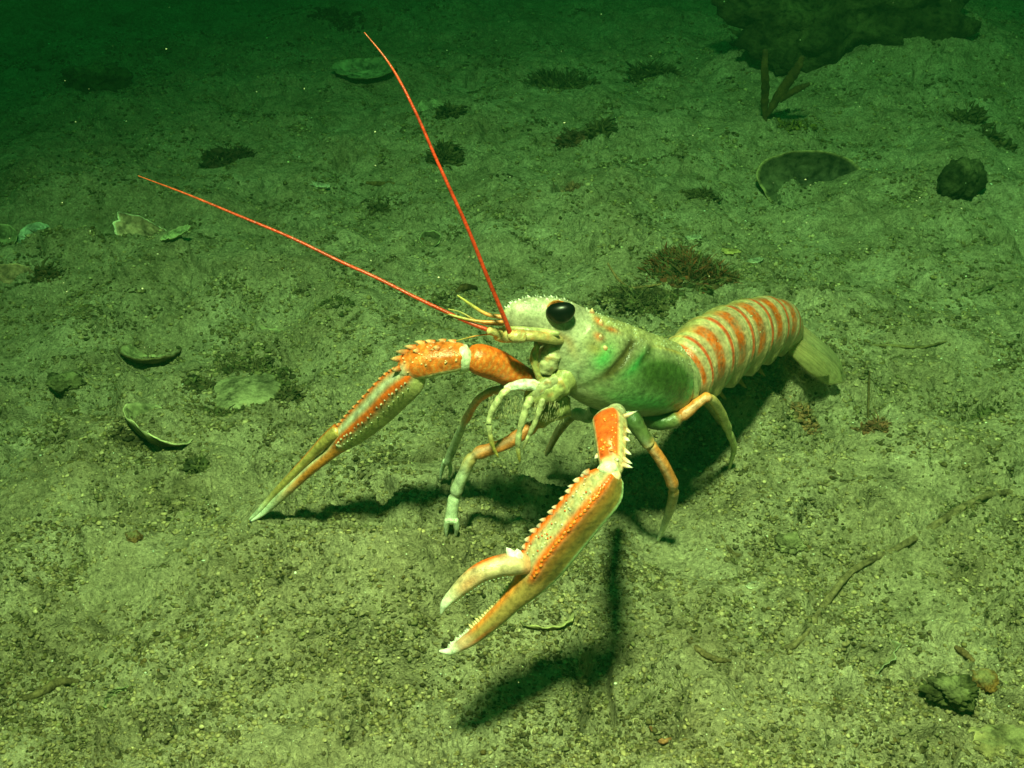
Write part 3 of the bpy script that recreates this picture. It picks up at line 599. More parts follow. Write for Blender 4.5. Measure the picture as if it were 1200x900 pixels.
for k in range(19):
    t = .75 + k * .245 + random.uniform(-.05, .05); p, n, T = palmF.at(t, 90 + random.uniform(-3, 3), 1.05); cone(mb, p, n + T * .9, random.uniform(.0006, .0012), random.uniform(.0004, .0007), ORANGE * .4 + CREAM * .5, WHITE, 7)
for k in range(14):
    t = .9 + k * .3; p, n, T = palmF.at(t, 112, 1.0); cone(mb, p, n + T * .8, .0006, .0004, CREAM, WHITE, 6)
for k in range(14):
    t = .9 + k * .3; p, n, T = palmF.at(t, 24, 1.06); cone(mb, p, n + T * .8, .0016, .0009, ORANGE, OCHRE + .3, 6)
p, n, T = palmF.at(5.1, 92, 1.0); cone(mb, p, n, .002, .0028, ORANGE * .8 + .15, PALE, 10)
clawF = mb.build('claw', M_SHELL, root)
dF = Tube(_tip([(397, 504, .393, 9, 9), (384, 514, .3955, 7.5, 7.5), (364, 534, .401, 5.5, 6), (342, 557, .406, 4.6, 5), (318, 582, .4115, 3.8, 4), (302, 600, .4132, 2.8, 3), (292, 609, .4142, 1, 1)], 0), 'cam')
mb = MB(); dF.mesh(mb, lambda t, d: mixv(mixv(np.ones(t.shape + (3,)) * np.array([.50, .36, .11]), ORANGE, np.clip(1.2 * np.exp(-((d - 12) / 22) ** 2), 0, 1) * (1 - sst(2, 4, t))), PALE * .75, sst(3.4, 5.2, t)), 110, 24)
mb.build('movable_finger', M_SHELL, clawF)

# ---- tail fan: five overlapping plates
fan = []
def plate(c0, c1, w0, w1, th, colr, name, parent):
    """a thin leaf-shaped plate from c0 to c1, w1 the half-width vector"""
    mb = MB(); nu, nv = 26, 18; c0 = np.array(c0); c1 = np.array(c1); w1 = np.array(w1) * .70; L_ = c1 - c0
    nn = nrm(np.cross(L_, w1)); vs = []; cs = []
    for side in (1, -1):
        for i in range(nu):
            u = i / (nu - 1); wid = w0 + (1 - w0) * math.sin(min(1, u * 1.25) * math.pi / 2); wid *= math.sqrt(max(0.0, 1 - max(0, (u - .72) / .28) ** 2.2)) + .02
            for j in range(nv):
                v = -1 + 2 * j / (nv - 1)
                pp = c0 + L_ * u + w1 * wid * v + nn * (.0034 * math.cos(v * 1.5) * math.sin(u * 2.6) + .00030 * math.sin(v * 22) + side * th * (1 - abs(v) ** 4))
                vs.append(pp); k = colr * (1 + .22 * math.sin(v * 20)); k = k * (1 - .5 * (1 - u) ** 6) + ORANGE * .5 * (1 - u) ** 6
                if u > .86: k = k * .7 + np.array([.7, .65, .3]) * .3
                cs.append(k)
    q = []
    for s_ in range(2):
        o = s_ * nu * nv
        for i in range(nu - 1):
            for j in range(nv - 1):
                a = o + i * nv + j; q.append((a, a + 1, a + nv + 1, a + nv) if s_ == 0 else (a, a + nv, a + nv + 1, a + 1))
    o = nu * nv
    for i in range(nu - 1): q.append((i * nv, i * nv + nv, o + i * nv + nv, o + i * nv)); q.append((i * nv + nv - 1, o + i * nv + nv - 1, o + i * nv + 2 * nv - 1, i * nv + 2 * nv - 1))
    for j in range(nv - 1): a = (nu - 1) * nv + j; q.append((a, o + a, o + a + 1, a + 1))
    mb.add(vs, q, None, cs); return mb.build(name, M_FIN, parent)
tel = plate(P(925, 378, .499), P(982, 436, .515), .55, P(962, 402, .512) - P(948, 414, .501), .0007, np.array([.66, .60, .34]), 'tail_fan', root)
for a, b, w_, col_ in (((921, 392, .491), (982, 448, .502), ((950, 408, .497), (936, 422, .489)), (.66, .58, .30)), ((926, 372, .502), (992, 458, .524), ((966, 404, .520), (955, 413, .511)), (.68, .62, .36)),
                       ((916, 396, .487), (968, 440, .492), ((938, 411, .490), (925, 421, .484)), (.58, .50, .24)), ((929, 374, .505), (997, 462, .530), ((970, 405, .527), (962, 411, .518)), (.6, .5, .22))):
    plate(P(*a), P(*b), .4, P(*w_[0]) - P(*w_[1]), .0006, np.array(col_), 'uropod', tel)
# swimmerets under the abdomen
for px, py, y in ((812, 455, .427), (838, 447, .441), (862, 434, .457), (884, 420, .473)):
    sc([(px, py, y, 5, 4), (px + 5, py + 12, y - .001, 5, 3), (px + 12, py + 20, y, 2, 1)], 'swimmeret', M_FIN, col=np.array([.45, .30, .10]), n=14, nh=10)

# ================================================================== SHELLS, STONES, WEED
def rotm(ax, ay, az):
    ax, ay, az = map(math.radians, (ax, ay, az)); cx, sx, cy, sy, cz, sz = math.cos(ax), math.sin(ax), math.cos(ay), math.sin(ay), math.cos(az), math.sin(az)
    X = np.array([[1, 0, 0], [0, cx, -sx], [0, sx, cx]]); Y = np.array([[cy, 0, sy], [0, 1, 0], [-sy, 0, cy]]); Z = np.array([[cz, -sz, 0], [sz, cz, 0], [0, 0, 1]])
    return Z @ Y @ X
def valve(name, label, px, py, a, b, depth, rot, outer, inner, lift=0.0, thick=.0012, group=None, wav=.03, cut=None, cat='shell', rim=None, rip=1.0, mat=None, silt=0.0):
    """one half of a bivalve: a bowl (opening towards local +z) with growth rings"""
    outer, inner = [tuple(np.array(q) * .72 + np.array([.22, .20, .11]) * .28) for q in (outer, inner)]
    nr, nf = 26, 72; mb = MB(); R = rotm(*rot); c0 = G(px, py) + np.array([0, 0, lift]); sd = px * 7.13 + py
    r = np.linspace(0.0, 1, nr)[:, None]; f = np.linspace(0, 2 * math.pi, nf, endpoint=False)[None]
    rag = 1 + wav * perlin(np.cos(f) * 2.2 + sd, np.sin(f) * 2.2 + sd) + .5 * wav * perlin(np.cos(f) * 9 + sd, np.sin(f) * 9)
    if cut: rag = rag * (1 - cut[1] * np.exp(-(((f - math.radians(cut[0]) + math.pi) % (2 * math.pi) - math.pi) / .55) ** 2))
    um = 1 - .12 * np.cos(f - math.pi / 2)
    ec = .35                                                    # growth centre lies off to the hinge
    x = a * r * rag * np.cos(f); y = b * r * rag * np.sin(f) * um
    z = -depth * (1 - r ** 2) + rip * .00035 * np.sin(((x / a) ** 2 + (y / b - ec) ** 2) ** .5 * 34) + .0006 * perlin(x / a * 4 + sd, y / b * 4)
    top = np.stack([x, y, z], -1); k = thick * (1 - .55 * r ** 6)
    bot = np.stack([x * 1.01, y * 1.01, z - k + 0 * f], -1)
    ring = rip * np.sin(((x / a) ** 2 + (y / b - ec) ** 2) ** .5 * 22 + 2 * perlin(x / a * 2, y / b * 2 + sd))[..., None]
    ci = np.array(inner) * (1 + .12 * ring) ; co = np.array(outer) * (1 + .30 * ring)
    rimc = np.array(rim if rim is not None else np.array(outer) * .6 + np.array(inner) * .6)
    e = sst(.93, .99, r + 0 * f)[..., None]; ci = ci * (1 - e) + rimc * e; co = co * (1 - e) + rimc * e
    if silt:
        k_ = (sst(.25, -.35, 0 * x) if False else (1 - sst(-.55, .15, y / b + .25 * perlin(x / a * 3 + sd, y / b * 3))))[..., None] * silt; ci = ci * (1 - k_) + np.array([.22, .21, .12]) * k_
    v = np.concatenate([top.reshape(-1, 3), bot.reshape(-1, 3)]) @ R.T + c0
    i = np.arange(nr - 1)[:, None] * nf; j = np.arange(nf)[None]; j2 = (j + 1) % nf
    q1 = np.stack([i + j, i + nf + j, i + nf + j2, i + j2], -1).reshape(-1, 4); N = nr * nf; q2 = q1[:, ::-1] + N
    l = (nr - 1) * nf; jj = np.arange(nf); q3 = np.stack([l + jj, N + l + jj, N + l + (jj + 1) % nf, l + (jj + 1) % nf], -1)
    mb.add(v, np.concatenate([q1, q2, q3]), None, np.concatenate([ci.reshape(-1, 3), co.reshape(-1, 3)]))
    return tag(mb.build(name, mat or M_VALVE, origin=c0), label, cat, group)
BR = (.11, .075, .025); MUDC = (.26, .24, .12); PEARL = (.55, .58, .42)
valve('mussel_shell', 'large dark brown shell standing on edge behind the langoustine at upper right', 945, 222, .040, .023, .010, (60, 0, 3), (.05, .03, .01), (.0, .0, .0), lift=.008, silt=.15, rim=(.34, .27, .12), cut=(200, .15))
valve('clam_shell', 'dark rimmed shell sunk in the mud above the pale tilted one at left', 177, 414, .0165, .017, .006, (-14, 4, 0), BR, MUDC, lift=.003, rim=(.10, .07, .03), group=None)
valve('clam_shell', 'pale edged oval shell tilted out of the mud, nearest of the shells at left', 186, 492, .016, .026, .009, (-8, 26, 28), (.20, .16, .07), (.26, .25, .12), lift=.000, rim=(.50, .46, .25))
valve('oyster_shell', 'round flat silted shell ringed by dark weed', 284, 457, .020, .021, -.003, (-3, 0, 10), (.2, .18, .09), (.27, .245, .135), lift=.0012, wav=.13, rip=.25, mat=M_STONE, rim=(.2, .17, .07))
valve('oyster_shell', 'wide shell buried to its thin brown front rim, beyond the weed ringed one', 318, 368, .027, .020, .006, (-9, 5, 12), BR, MUDC, lift=-.0045, silt=.9, rim=(.20, .14, .05), wav=.07)
valve('clam_shell', 'small pearly shell with its hollow up near the left edge', 42, 283, .011, .011, .005, (34, -10, 10), (.3, .3, .16), (.48, .60, .46), lift=.004, rim=(.4, .5, .32))
valve('clam_shell', 'yellowish ring edged shell cut by the left edge of the photo', 2, 284, .010, .011, .004, (30, 10, 0), (.35, .3, .14), (.22, .22, .11), lift=.004, rim=(.5, .48, .24))
valve('shell_fragment', 'long pinkish broken shell with white rim lying at upper left', 172, 281, .024, .011, .004, (48, 16, -22), (.40, .27, .16), (.46, .30, .19), lift=.004, rim=(.78, .74, .5), wav=.16, cut=(20, .3))
valve('shell_fragment', 'short speckled shell bar lying right of the long pinkish one', 207, 279, .010, .003, .002, (20, -10, 38), (.5, .48, .2), (.35, .4, .2), lift=.004, rim=(.5, .5, .25), wav=.15)
valve('shell_fragment', 'flat pink shell slab with pale edge at the left border under the two hollow shells', 10, 330, .016, .011, .002, (34, 0, 2), (.30, .17, .10), (.34, .20, .12), lift=.002, rim=(.62, .42, .22), wav=.14)
valve('shell_fragment', 'thin white curved sliver on the mud below the long left antenna', 374, 219, .009, .0022, .0015, (10, 0, -22), (.5, .5, .36), (.52, .52, .38), lift=.002, wav=.2)
valve('shell_fragment', 'thin yellowish shell rim poking out behind the open near claw', 641, 716, .011, .007, .003, (-14, 4, 14), (.24, .2, .08), (.28, .26, .12), lift=-.003, rim=(.42, .38, .16), wav=.08)
valve('shell_fragment', 'broken shell with a sharp white corner at lower right', 1022, 762, .010, .007, .003, (16, -22, 10), (.26, .26, .14), (.12, .115, .05), lift=-.001, rim=(.30, .31, .19), wav=.2, cut=(150, .35))
valve('shell_fragment', 'tiny white triangular chip in the right foreground', 882, 687, .0028, .0016, .001, (20, 0, 30), (.7, .7, .5), (.5, .5, .36), lift=.001, wav=.3)
valve('shell_fragment', 'pale peaked shell chip alone in the lower left foreground', 141, 818, .006, .0045, .002, (55, 0, 30), (.34, .36, .16), (.36, .38, .18), lift=.0, wav=.3, rim=(.36, .38, .18))
valve('shell_fragment', 'silted flat shell beyond the tip of the upright antenna', 428, 88, .028, .02, .006, (8, 0, 5), (.12, .13, .06), (.25, .27, .15), lift=.008, rim=(.2, .2, .1), wav=.12)
valve('shell_fragment', 'pale blotchy shell leaning beside the small dark weed clump at top centre', 507, 131, .012, .009, .004, (45, 10, -8), (.3, .3, .16), (.34, .36, .2), lift=.003, wav=.1)
valve('shell_fragment', 'small ring shaped shell with a dark hollow left of the upright antenna', 504, 282, .007, .006, .004, (35, 0, 0), (.40, .42, .2), (.05, .05, .02), lift=.002, rim=(.45, .46, .22), wav=.1)
valve('shell_fragment', 'pale chip on the mud above the raised tail', 812, 281, .0055, .002, .001, (15, 0, 5), (.4, .4, .26), (.42, .43, .30), lift=.002, wav=.3)
valve('shell_fragment', 'yellow shell sliver beside the red weed behind the tail', 856, 297, .0055, .002, .001, (25, 0, -8), (.4, .33, .1), (.46, .38, .12), lift=.002, wav=.3)
valve('shell_fragment', 'whitish shell flake on the mud right of the red weed', 884, 308, .006, .002, .001, (15, 0, 24), (.38, .4, .26), (.40, .42, .30), lift=.002, wav=.3)

# stones
def stone(name, label, px, py, size, col_, sub=5, rough=.35, rot=(0, 0, 0), sink=.3, seed=1, cat='stone', freq=1.3, silt=.7):
    mb = MB(); c = G(px, py); c = c + np.array([0, 0, size[2] * (1 - 2 * sink)])
    v, f = ICO[sub]; d = 1 + rough * perlin(v[:, 0] * freq + seed * 3.7 + v[:, 2] * .7, v[:, 1] * freq + seed * 1.3 - v[:, 2] * .9) + rough * .45 * perlin(v[:, 2] * freq * 2.3 + seed, v[:, 0] * freq * 2.3 + v[:, 1]) \
        + rough * .3 * perlin(v[:, 0] * 7 + seed, v[:, 1] * 7 + v[:, 2] * 5) + rough * .16 * perlin(v[:, 0] * 19 + v[:, 2] * 13, v[:, 1] * 19 + seed)
    cc = np.array(col_) * (1 + .5 * perlin(v[:, 0] * 3 + seed, v[:, 1] * 3 + v[:, 2] * 3))[:, None]
    cc = mixv(cc, np.array([.24, .23, .11]), sst(.45, .9, v[:, 2] + .25 * perlin(v[:, 0] * 5, v[:, 1] * 5 + seed)) * silt)     # silt on top
    mb.add((v * d[:, None]) * np.array(size) @ rotm(*rot).T + c, None, f, np.clip(cc, .01, 1)); return tag(mb.build(name, M_STONE, origin=G(px, py)), label, cat)
stone('stone', 'dark angular stone near the right edge beyond the tail', 1122, 226, (.0145, .012, .0145), (.035, .035, .015), rot=(0, 25, 20), seed=3, sink=.2, silt=.3)
stone('boulder', 'big dark weedy boulder at the top right of the photo', 978, 50, (.080, .045, .048), (.055, .052, .022), rough=.7, seed=8, sink=.22, silt=.15)
stone('stone', 'orange crusted lump in the lower right foreground', 1150, 802, (.0055, .005, .0034), (.22, .11, .03), rough=.3, seed=5, sink=.25)
stone('stone', 'dark mud lump just left of the orange crusted one', 1112, 812, (.009, .006, .0035), (.07, .07, .025), rough=.7, seed=6, sink=.3)
stone('stone', 'yellow brown stone cut by the lower right corner of the photo', 1188, 872, (.015, .010, .005), (.25, .20, .09), rough=.3, seed=9, sink=.5)
stone('stone', 'small orange pebble in the left foreground', 156, 632, (.0036, .0028, .0024), (.18, .10, .04), rough=.4, seed=2, sink=.3)
stone('stone', 'dark lump sitting left of the raised shells at far left', 78, 452, (.0085, .006, .005), (.12, .11, .05), rough=.5, seed=13)
stone('stone', 'dark mud clod right of the near claw shadow', 925, 640, (.006, .005, .004), (.2, .18, .09), rough=.5, seed=16)
stone('stone', 'dark lump half sunk among weed near the top left', 112, 98, (.024, .014, .012), (.07, .08, .03), rough=.5, seed=17)

# twigs and worm-like stems lying on the mud
def twig(name, label, pts, rpx, col_, lift=.6, cat='twig', flat=1.0):
    q = []
    for i, (px, py, *zz) in enumerate(pts):
        g = G(px, py); m = np.linalg.norm(g - C_) / FPX; rr = rpx * m * (.6 if i in (0, len(pts) - 1) else random.uniform(.85, 1.2)); q.append((g[0], g[1], hz(g[0], g[1]) + rr * lift + (zz[0] if zz else 0), rr, rr * flat))
    tb = Tube(q, world=True); mb = MB()
    tb.mesh(mb, lambda t, d: np.array(col_) * (1 + .4 * perlin(t * 6, d / 40.))[..., None], 26 * len(pts), 12, lambda t, d: 1 + .22 * perlin(t * 5, d / 90.) + .1 * perlin(t * 17, d / 40.))
    return tag(mb.build(name, M_WEED if cat == 'seaweed' else M_CRUMB, origin=q[len(q) // 2][:3]), label, cat)
twig('twig', 'long thin grey twig lying across the mud at lower right', [(890, 756), (935, 738), (968, 706), (1000, 672), (1050, 642), (1095, 615), (1140, 592), (1178, 575), (1215, 562)], 3.9, (.17, .13, .065), lift=.5)
twig('twig', 'short straight dark stick below the hind leg', [(846, 620), (862, 632), (880, 650)], 2.4, (.12, .09, .04))
twig('twig', 'brown stub of stick at the lower left', [(28, 820), (50, 812), (70, 803), (92, 800)], 5, (.13, .10, .045))
twig('twig', 'short brown stick right of the broken shell', [(1118, 763), (1128, 770), (1140, 779)], 3.6, (.14, .09, .04))
twig('twig', 'thin reddish stem in the bottom foreground', [(762, 855), (775, 861), (786, 867)], 3, (.36, .16, .07))
twig('twig', 'thin brown stem to the left of the long twig', [(806, 752), (820, 764), (838, 774), (856, 774)], 3.2, (.15, .11, .05))
twig('twig', 'hair thin root lying on the mud right of the tail', [(1020, 405), (1050, 409), (1080, 407), (1108, 404)], 1.8, (.15, .12, .05))
twig('twig', 'hair thin pale root at the right edge level with the tail', [(1120, 345), (1150, 339), (1178, 331), (1205, 325)], 1.8, (.15, .14, .07))
twig('twig', 'curled brown stem left of the red weed', [(712, 312), (724, 328), (738, 338), (756, 336), (775, 334)], 1.5, (.26, .15, .07))
twig('twig', 'dark bent strip on the mud behind the antennules', [(535, 343), (545, 339), (558, 337)], 4.0, (.08, .05, .02))
twig('twig', 'small orange brown strip by the ring shaped shell', [(430, 222), (446, 216), (462, 217)], 3.0, (.13, .08, .03))
twig('twig', 'thin upright dark stalk on the mud right of the tail', [(1018, 492), (1016, 474, .006), (1014, 462, .012)], 1.2, (.1, .07, .03))

# branching brown seaweed at top right
def frond():
    r0 = G(897, 140); rt = bpy.data.objects.new('brown_seaweed', None); COL.objects.link(rt); rt.location = r0; rt['_o'] = [float(t) for t in r0]; rt.empty_display_size = .01
    tag(rt, 'forked brown seaweed standing upright in front of the big boulder', 'seaweed')
    y = r0[1]
    for k, pts in enumerate(([(897, 142, y, 3, 2), (896, 122, y, 6, 2), (897, 100, y - .004, 6.5, 2), (896, 80, y - .008, 6, 2), (897, 58, y - .008, 4, 1.5)],
                [(899, 136, y, 3, 2), (910, 116, y - .002, 7.5, 2), (922, 98, y - .006, 8, 2), (933, 82, y - .01, 7.5, 2), (941, 66, y - .012, 4, 1.5)],
                [(914, 118, y - .003, 4, 2), (928, 108, y - .008, 5.5, 2), (940, 102, y - .012, 5, 2), (949, 98, y - .014, 2.5, 1.5)])):
        mb = MB(); Tube([(a_, b_, c_, d_ * .72, e_) for a_, b_, c_, d_, e_ in pts], 'cam').mesh(mb, lambda t, d: np.array([.07, .045, .012]) * (1 + .4 * perlin(t * 3, d / 60))[..., None], 50, 16, lambda t, d: 1 + .22 * perlin(t * 4 + k * 5, 0 * d)); mb.build('frond', M_WEED, rt)
    return rt
frond()

def tuft(name, label, px, py, wpx, hpx, cols, n=80, leaf=.5, group=None, cat='seaweed', thin=1.0):
    g = G(px, py); m = float(np.linalg.norm(g - C_) / FPX); mb = MB()
    n = int(n * 2.8); hpx *= 1.15
    cl = [(random.uniform(-.75, .75), random.uniform(-.75, .75), random.uniform(.2, .5)) for _ in range(6)]
    for i in range(n):
        k_ = random.choice(cl); ax = k_[0] + random.gauss(0, k_[2]); ay = k_[1] + random.gauss(0, k_[2]); a = math.atan2(ay, ax); rr = min(1.25, math.hypot(ax, ay)); x = g[0] + math.cos(a) * rr * wpx * m; y = g[1] + math.sin(a) * rr * wpx * m * .7
        z = hz(x, y) - .001; L_ = hpx * m * random.uniform(.4, 1.25) * (1.1 - .5 * rr)
        d = np.array([math.cos(a) * rr * .9 + random.gauss(0, .75), math.sin(a) * rr * .9 + random.gauss(0, .75), 1.0]); d /= np.linalg.norm(d)
        c = np.array(random.choice(cols)) * random.uniform(.7, 1.3)
        p0 = np.array([x, y, z]); p1 = p0 + d * L_ * .5 + np.random.default_rng(i).normal(0, .12, 3) * L_; p2 = p0 + d * L_ + np.array([random.gauss(0, .35), random.gauss(0, .35), -.1]) * L_ * .6
        w0 = max(.9 * m, .00035) * thin
        if random.random() < leaf:                                  # flat crinkled blade
            s_ = nrm(np.cross(d, np.array([random.gauss(0, 1), random.gauss(0, 1), .2]))) * w0 * random.uniform(1.3, 3); k = nrm(np.cross(s_, d)) * w0 * .3
            v = np.array([p0 - s_ * .3, p0 + s_ * .3, p1 - s_ + k, p1 + s_ + k, (p1 + p2) / 2 - s_ * .9, (p1 + p2) / 2 + s_ * .7, p2]); v2 = v - k * 2.2
            t1 = [(0, 1, 3), (0, 3, 2), (2, 3, 5), (2, 5, 4), (4, 5, 6)]; t2 = [(a_ + 7, c_ + 7, b_ + 7) for a_, b_, c_ in t1]
            ed = [(0, 2, 9), (0, 9, 7), (2, 4, 11), (2, 11, 9), (4, 6, 13), (4, 13, 11), (1, 8, 10), (1, 10, 3), (3, 10, 12), (3, 12, 5), (5, 12, 13), (5, 13, 6)]
            mb.add(np.vstack([v, v2]), None, t1 + t2 + ed, c)
        else:
            Tube([(*p0, w0, w0), (*p1, w0 * .8, w0 * .8), (*p2, w0 * .3, w0 * .3)], up=(.3, .4, .2), world=True).mesh(mb, c, 6, 4)
    # a clotted heart of silt and weed so that it sits in the mud
    for i in range(max(6, n // 5)):
        a = random.uniform(0, 6.28); rr = random.random() ** .6; x = g[0] + math.cos(a) * rr * wpx * m * .9; y = g[1] + math.sin(a) * rr * wpx * m * .6
        s_ = min(hpx, 14) * m * random.uniform(.08, .34); blob(mb, (x, y, hz(x, y) + s_ * .2), (s_ * 1.4, s_, s_ * .7), np.array(random.choice(cols)) * random.uniform(.5, 1.2), 2, .9, freq=2.2, seed=i)
    return tag(mb.build(name, M_WEED, origin=g), label, cat, group)
BRN = [(.10, .075, .03), (.07, .06, .022), (.14, .11, .045)]; REDW = [(.26, .07, .03), (.20, .09, .035), (.13, .075, .03), (.10, .08, .03)]; OLV = [(.12, .12, .04), (.08, .085, .028), (.18, .16, .065)]
tuft('red_seaweed', 'clump of red brown weed right behind the langoustine back', 812, 327, 46, 24, REDW * 2 + OLV, 420, .35, thin=.7)
tuft('brown_seaweed', 'low mat of brown olive weed between the carapace and the red clump', 752, 352, 52, 13, BRN * 2 + OLV, 330, .5, thin=.75)
tuft('brown_seaweed', 'dark weed hugging the far side of the round flat shell', 300, 428, 52, 9, OLV + BRN, 150, .7)
tuft('brown_seaweed', 'dark weed at the right of the round flat shell', 342, 462, 17, 12, OLV + BRN, 90, .7)
tuft('brown_seaweed', 'dark weed below the near rim of the round flat shell', 268, 484, 36, 10, OLV + BRN, 100, .7)
tuft('brown_seaweed', 'dark weed at the left of the round flat shell', 232, 452, 18, 10, OLV + BRN, 60, .7)
tuft('brown_seaweed', 'dark brown weed under the pale edged tilted shell', 150, 515, 18, 10, BRN, 60, .6)
tuft('brown_seaweed', 'lump of weed right below the pale edged tilted shell', 230, 545, 14, 13, OLV, 60, .6)
tuft('brown_seaweed', 'pair of dark lobes of weed at top right of centre', 765, 85, 28, 16, BRN, 90, .5)
tuft('brown_seaweed', 'feathery dark weed at the top between antenna and seaweed', 655, 100, 34, 17, BRN, 110, .4)
tuft('brown_seaweed', 'compact dark weed clump right of the blotchy shell', 527, 138, 12, 16, BRN, 60, .6)
tuft('brown_seaweed', 'dark flat weed clump just right of the upright antenna', 522, 186, 18, 16, BRN, 90, .6)
tuft('brown_seaweed', 'faint reddish weed patch above centre', 664, 225, 18, 10, [(.24, .13, .07), (.2, .12, .06)], 60, .2)
tuft('brown_seaweed', 'dark reddish weed tuft above the faint patch', 672, 163, 20, 12, [(.14, .07, .035), (.09, .06, .03)], 70, .5)
tuft('brown_seaweed', 'small dark weed tuft right of the reddish one', 704, 153, 12, 16, BRN, 50, .5)
tuft('brown_seaweed', 'dark weed patch below the far part of the long antenna', 265, 190, 28, 14, [(.10, .06, .03), (.06, .05, .02)], 90, .4)
tuft('brown_seaweed', 'sprig of red weed on the mud right of the tail fan', 1026, 500, 15, 13, [(.26, .12, .06), (.15, .1, .04)], 50, .2)
tuft('brown_seaweed', 'orange brown fluffy weed just below the tail fan', 938, 488, 22, 10, [(.34, .18, .08), (.22, .16, .07)], 80, .3)
tuft('brown_seaweed', 'dark weed bunch at the right side by the hollow', 1150, 476, 24, 13, OLV, 90, .6)
tuft('brown_seaweed', 'small dark weed bunch above the angular stone, left one', 1132, 132, 18, 16, BRN, 60, .6)
tuft('brown_seaweed', 'small dark weed bunch above the angular stone, right one', 1165, 165, 18, 13, BRN, 60, .6)
tuft('brown_seaweed', 'yellow brown leafy weed at the foot of the forked seaweed', 932, 150, 28, 9, [(.22, .18, .03), (.14, .12, .03)], 40, .9)
tuft('brown_seaweed', 'bushy dark weed on the middle of the big boulder', 985, 40, 50, 30, BRN, 220, .5)
tuft('brown_seaweed', 'weed hanging over the left end of the big boulder', 905, 56, 30, 30, BRN, 200, .5)
tuft('brown_seaweed', 'short stubby weed on the dark lump in the lower right foreground', 1105, 806, 22, 8, OLV, 60, .6)
tuft('brown_seaweed', 'small dark weed tuft at the left under the pink slab', 55, 338, 14, 12, [(.13, .08, .03), (.1, .08, .03)], 40, .5)
tuft('brown_seaweed', 'dark weed behind the pearly shell at the left edge', 52, 262, 26, 14, BRN, 60, .6)
tuft('brown_seaweed', 'low olive weed by the far claw elbow', 395, 352, 26, 7, OLV, 60, .6)
tuft('brown_seaweed', 'low dark weed beyond the head of the langoustine', 520, 352, 24, 7, OLV + BRN, 60, .6)
tuft('brown_seaweed', 'tiny tuft on the slope under the long antenna', 445, 240, 14, 8, BRN, 40, .5)
tuft('brown_seaweed', 'dark weed strip at the top edge left of the boulder', 395, 20, 34, 10, BRN, 60, .5)
tuft('brown_seaweed', 'dark weed just under the raised shell at upper right', 820, 228, 22, 9, BRN, 50, .6)
tuft('brown_seaweed', 'dark weed in the lower right beside the long twig', 1125, 600, 26, 7, OLV, 60, .6)

# ------------------------------------------------------------------ loose stuff nobody could count
def crumbs(name, n, ylim, smin, smax, cols, sub=1, rough=.5, seed=5, mask=None, label=None, mat=M_CRUMB, clus=0, extra=()):
    r = np.random.default_rng(seed); mb = MB(); v0, f0 = ICO[sub]; nzs = [np.clip(1 + .8 * perlin(v0[:, 0] * 1.7 + q * 3.3 + v0[:, 2] * 1.1, v0[:, 1] * 1.7 - v0[:, 2] * .9 + q) + .5 * perlin(v0[:, 0] * 4 + v0[:, 2] * 3 + q, v0[:, 1] * 4 + q), .3, 2) for q in range(40)]; k = 0; V = []; Fq = []; Cc = []
    while k < n:
        if clus:
            if k % clus == 0 or not V:
                ci_ = k // clus
                if ci_ < len(extra): cpx, cpy, sig = extra[ci_][:3]; g = G0(cpx, cpy); gx0, gy0 = g[0], g[1]; spr = sig
                else:
                    while True:
                        g = G0(r.uniform(-30, 1230), r.uniform(*ylim)); gx0, gy0 = g[0], g[1]
                        if perlin(np.array(gx0 / .05 + mask), np.array(gy0 / .05 + mask)) > r.uniform(-.5, .3): break
                    spr = (.0014 + .0055 * r.random() ** 2) * max(1, np.linalg.norm(g - C_) / .6)
                dk = r.random() ** 1.3
            x = gx0 + r.normal(0, spr * 1.3); y = gy0 + r.normal(0, spr * .9); g = np.array([x, y, 0])
        else:
            px = r.uniform(-30, 1230); py = r.uniform(*ylim); g = G0(px, py); x, y = g[0], g[1]
        if not clus and mask is not None and perlin(np.array(x / .05 + mask), np.array(y / .05 + mask)) < r.uniform(-.45, .35): continue
        m = np.linalg.norm(g - C_) / FPX; s_ = (smin + (smax - smin) * r.random() ** 2.2) * max(m / .0004, .8) ** .6
        v = v0 * (nzs[k % 40][:, None] if sub > 1 else 1 + rough * r.normal(0, .5, (len(v0), 1))) * np.array([r.uniform(.7, 1.5), r.uniform(.7, 1.4), r.uniform(.4, .9)]) * s_
        a = r.uniform(0, 6.28); ca, sa = math.cos(a), math.sin(a); v = v @ np.array([[ca, sa, 0], [-sa, ca, 0], [0, 0, 1]])
        V.append((v, x, y, s_)); Cc.append(np.tile(np.array(cols[r.integers(len(cols))]) * (r.uniform(.75, 1.3) if not clus else r.uniform(.8, 1.2) * (1 - .66 * dk)), (len(v0), 1))); k += 1
    X = np.array([q[1] for q in V]); Y = np.array([q[2] for q in V]); Z = hfun(X, Y)
    vv = np.concatenate([q[0] + np.array([q[1], q[2], z + q[3] * .25]) for q, z in zip(V, Z)])
    ff = np.concatenate([f0 + i * len(v0) for i in range(len(V))])
    mb.add(vv, None, ff, np.concatenate(Cc)); o = mb.build(name, mat, origin=(0, 0, 0)); o['kind'] = 'stuff'; o['label'] = label; o['category'] = 'debris'
MC = [(.33, .26, .13), (.26, .205, .10), (.38, .31, .17), (.17, .135, .055)]
crumbs('mud_crumbs', 15000, (30, 930), .00035, .0012, MC, 1, .45, 5, mask=20, label='loose crumbs of olive mud scattered over the sea bed')
RING = [(G_[0], G_[1], .004) for G_ in [(285 + 66 * math.cos(q / 14 * 6.28) + random.uniform(-6, 6), 457 + 33 * math.sin(q / 14 * 6.28) + random.uniform(-4, 4)) for q in range(42)]]
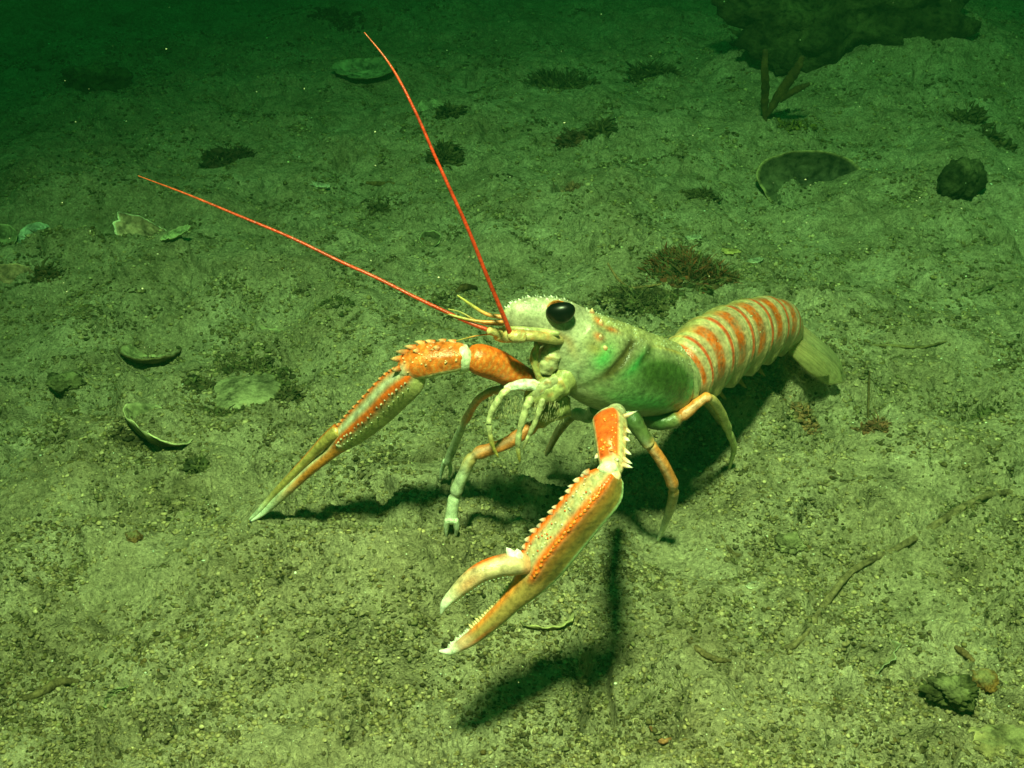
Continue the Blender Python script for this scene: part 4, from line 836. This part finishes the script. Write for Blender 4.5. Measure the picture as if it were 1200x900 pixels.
RING += [(px, py, .004) for px, py in [(745 + random.uniform(-45, 45), 355 + random.uniform(-16, 14)) for q in range(26)]] + [(812 + 20 * random.gauss(0, 1.4), 322 + random.gauss(0, 10), .004) for q in range(26)] + [(1145 + random.uniform(-30, 26), 474 + random.uniform(-18, 18), .004) for q in range(14)] \
    + [(150 + random.uniform(-24, 40), 520 + random.uniform(-14, 16), .003) for q in range(8)] + [(300 + random.uniform(-60, 60), 362 + random.uniform(-20, 18), .004) for q in range(8)] + [(900 + random.uniform(-60, 60), 520 + random.uniform(-40, 40), .004) for q in range(10)] \
    + [(545 + random.uniform(-40, 60), 640 + random.uniform(-16, 20), .004) for q in range(8)] + [(1110 + random.uniform(-26, 26), 806 + random.uniform(-12, 12), .0035) for q in range(10)]
crumbs('mud_clods', 62000, (10, 930), .00035, .00120, MC + [(.20, .18, .08), (.16, .14, .06)], 1, .5, 15, mask=50, label='heaps of crumbled mud bunched in patches over the sea bed', clus=22, extra=RING)
crumbs('plant_litter', 4600, (20, 930), .0003, .0011, [(.07, .06, .02), (.10, .08, .03), (.05, .05, .018), (.12, .08, .03)], 1, .6, 6, mask=50, label='dark specks of rotted weed scattered over the sea bed')
crumbs('shell_grit', 420, (30, 930), .00025, .0007, [(.75, .74, .55), (.6, .58, .3), (.7, .75, .6)], 1, .5, 7, label='tiny white shell grit scattered over the sea bed')
# particles drifting in the water
mb = MB(); r = np.random.default_rng(4)
for i in range(130):
    px, py = (r.uniform(0, 1200), r.uniform(0, 420) if i < 95 else r.uniform(0, 900)); g = G0(px, py); d_ = g[1] * r.uniform(.35, .93); c, m = S(px, py, d_)
    blob(mb, c, np.array([r.uniform(.5, 1.2), r.uniform(.5, 1.2), r.uniform(.5, 1.2)]) * m * r.uniform(.5, 1.5), np.array([.5, .52, .34]) * r.uniform(.5, 1), 1, .5, seed=i)
o = mb.build('marine_snow', M_CRUMB, origin=(0, 0, 0)); o['kind'] = 'stuff'; o['label'] = 'tiny pale particles drifting in the water above the sea bed'; o['category'] = 'particles'
clean_props()
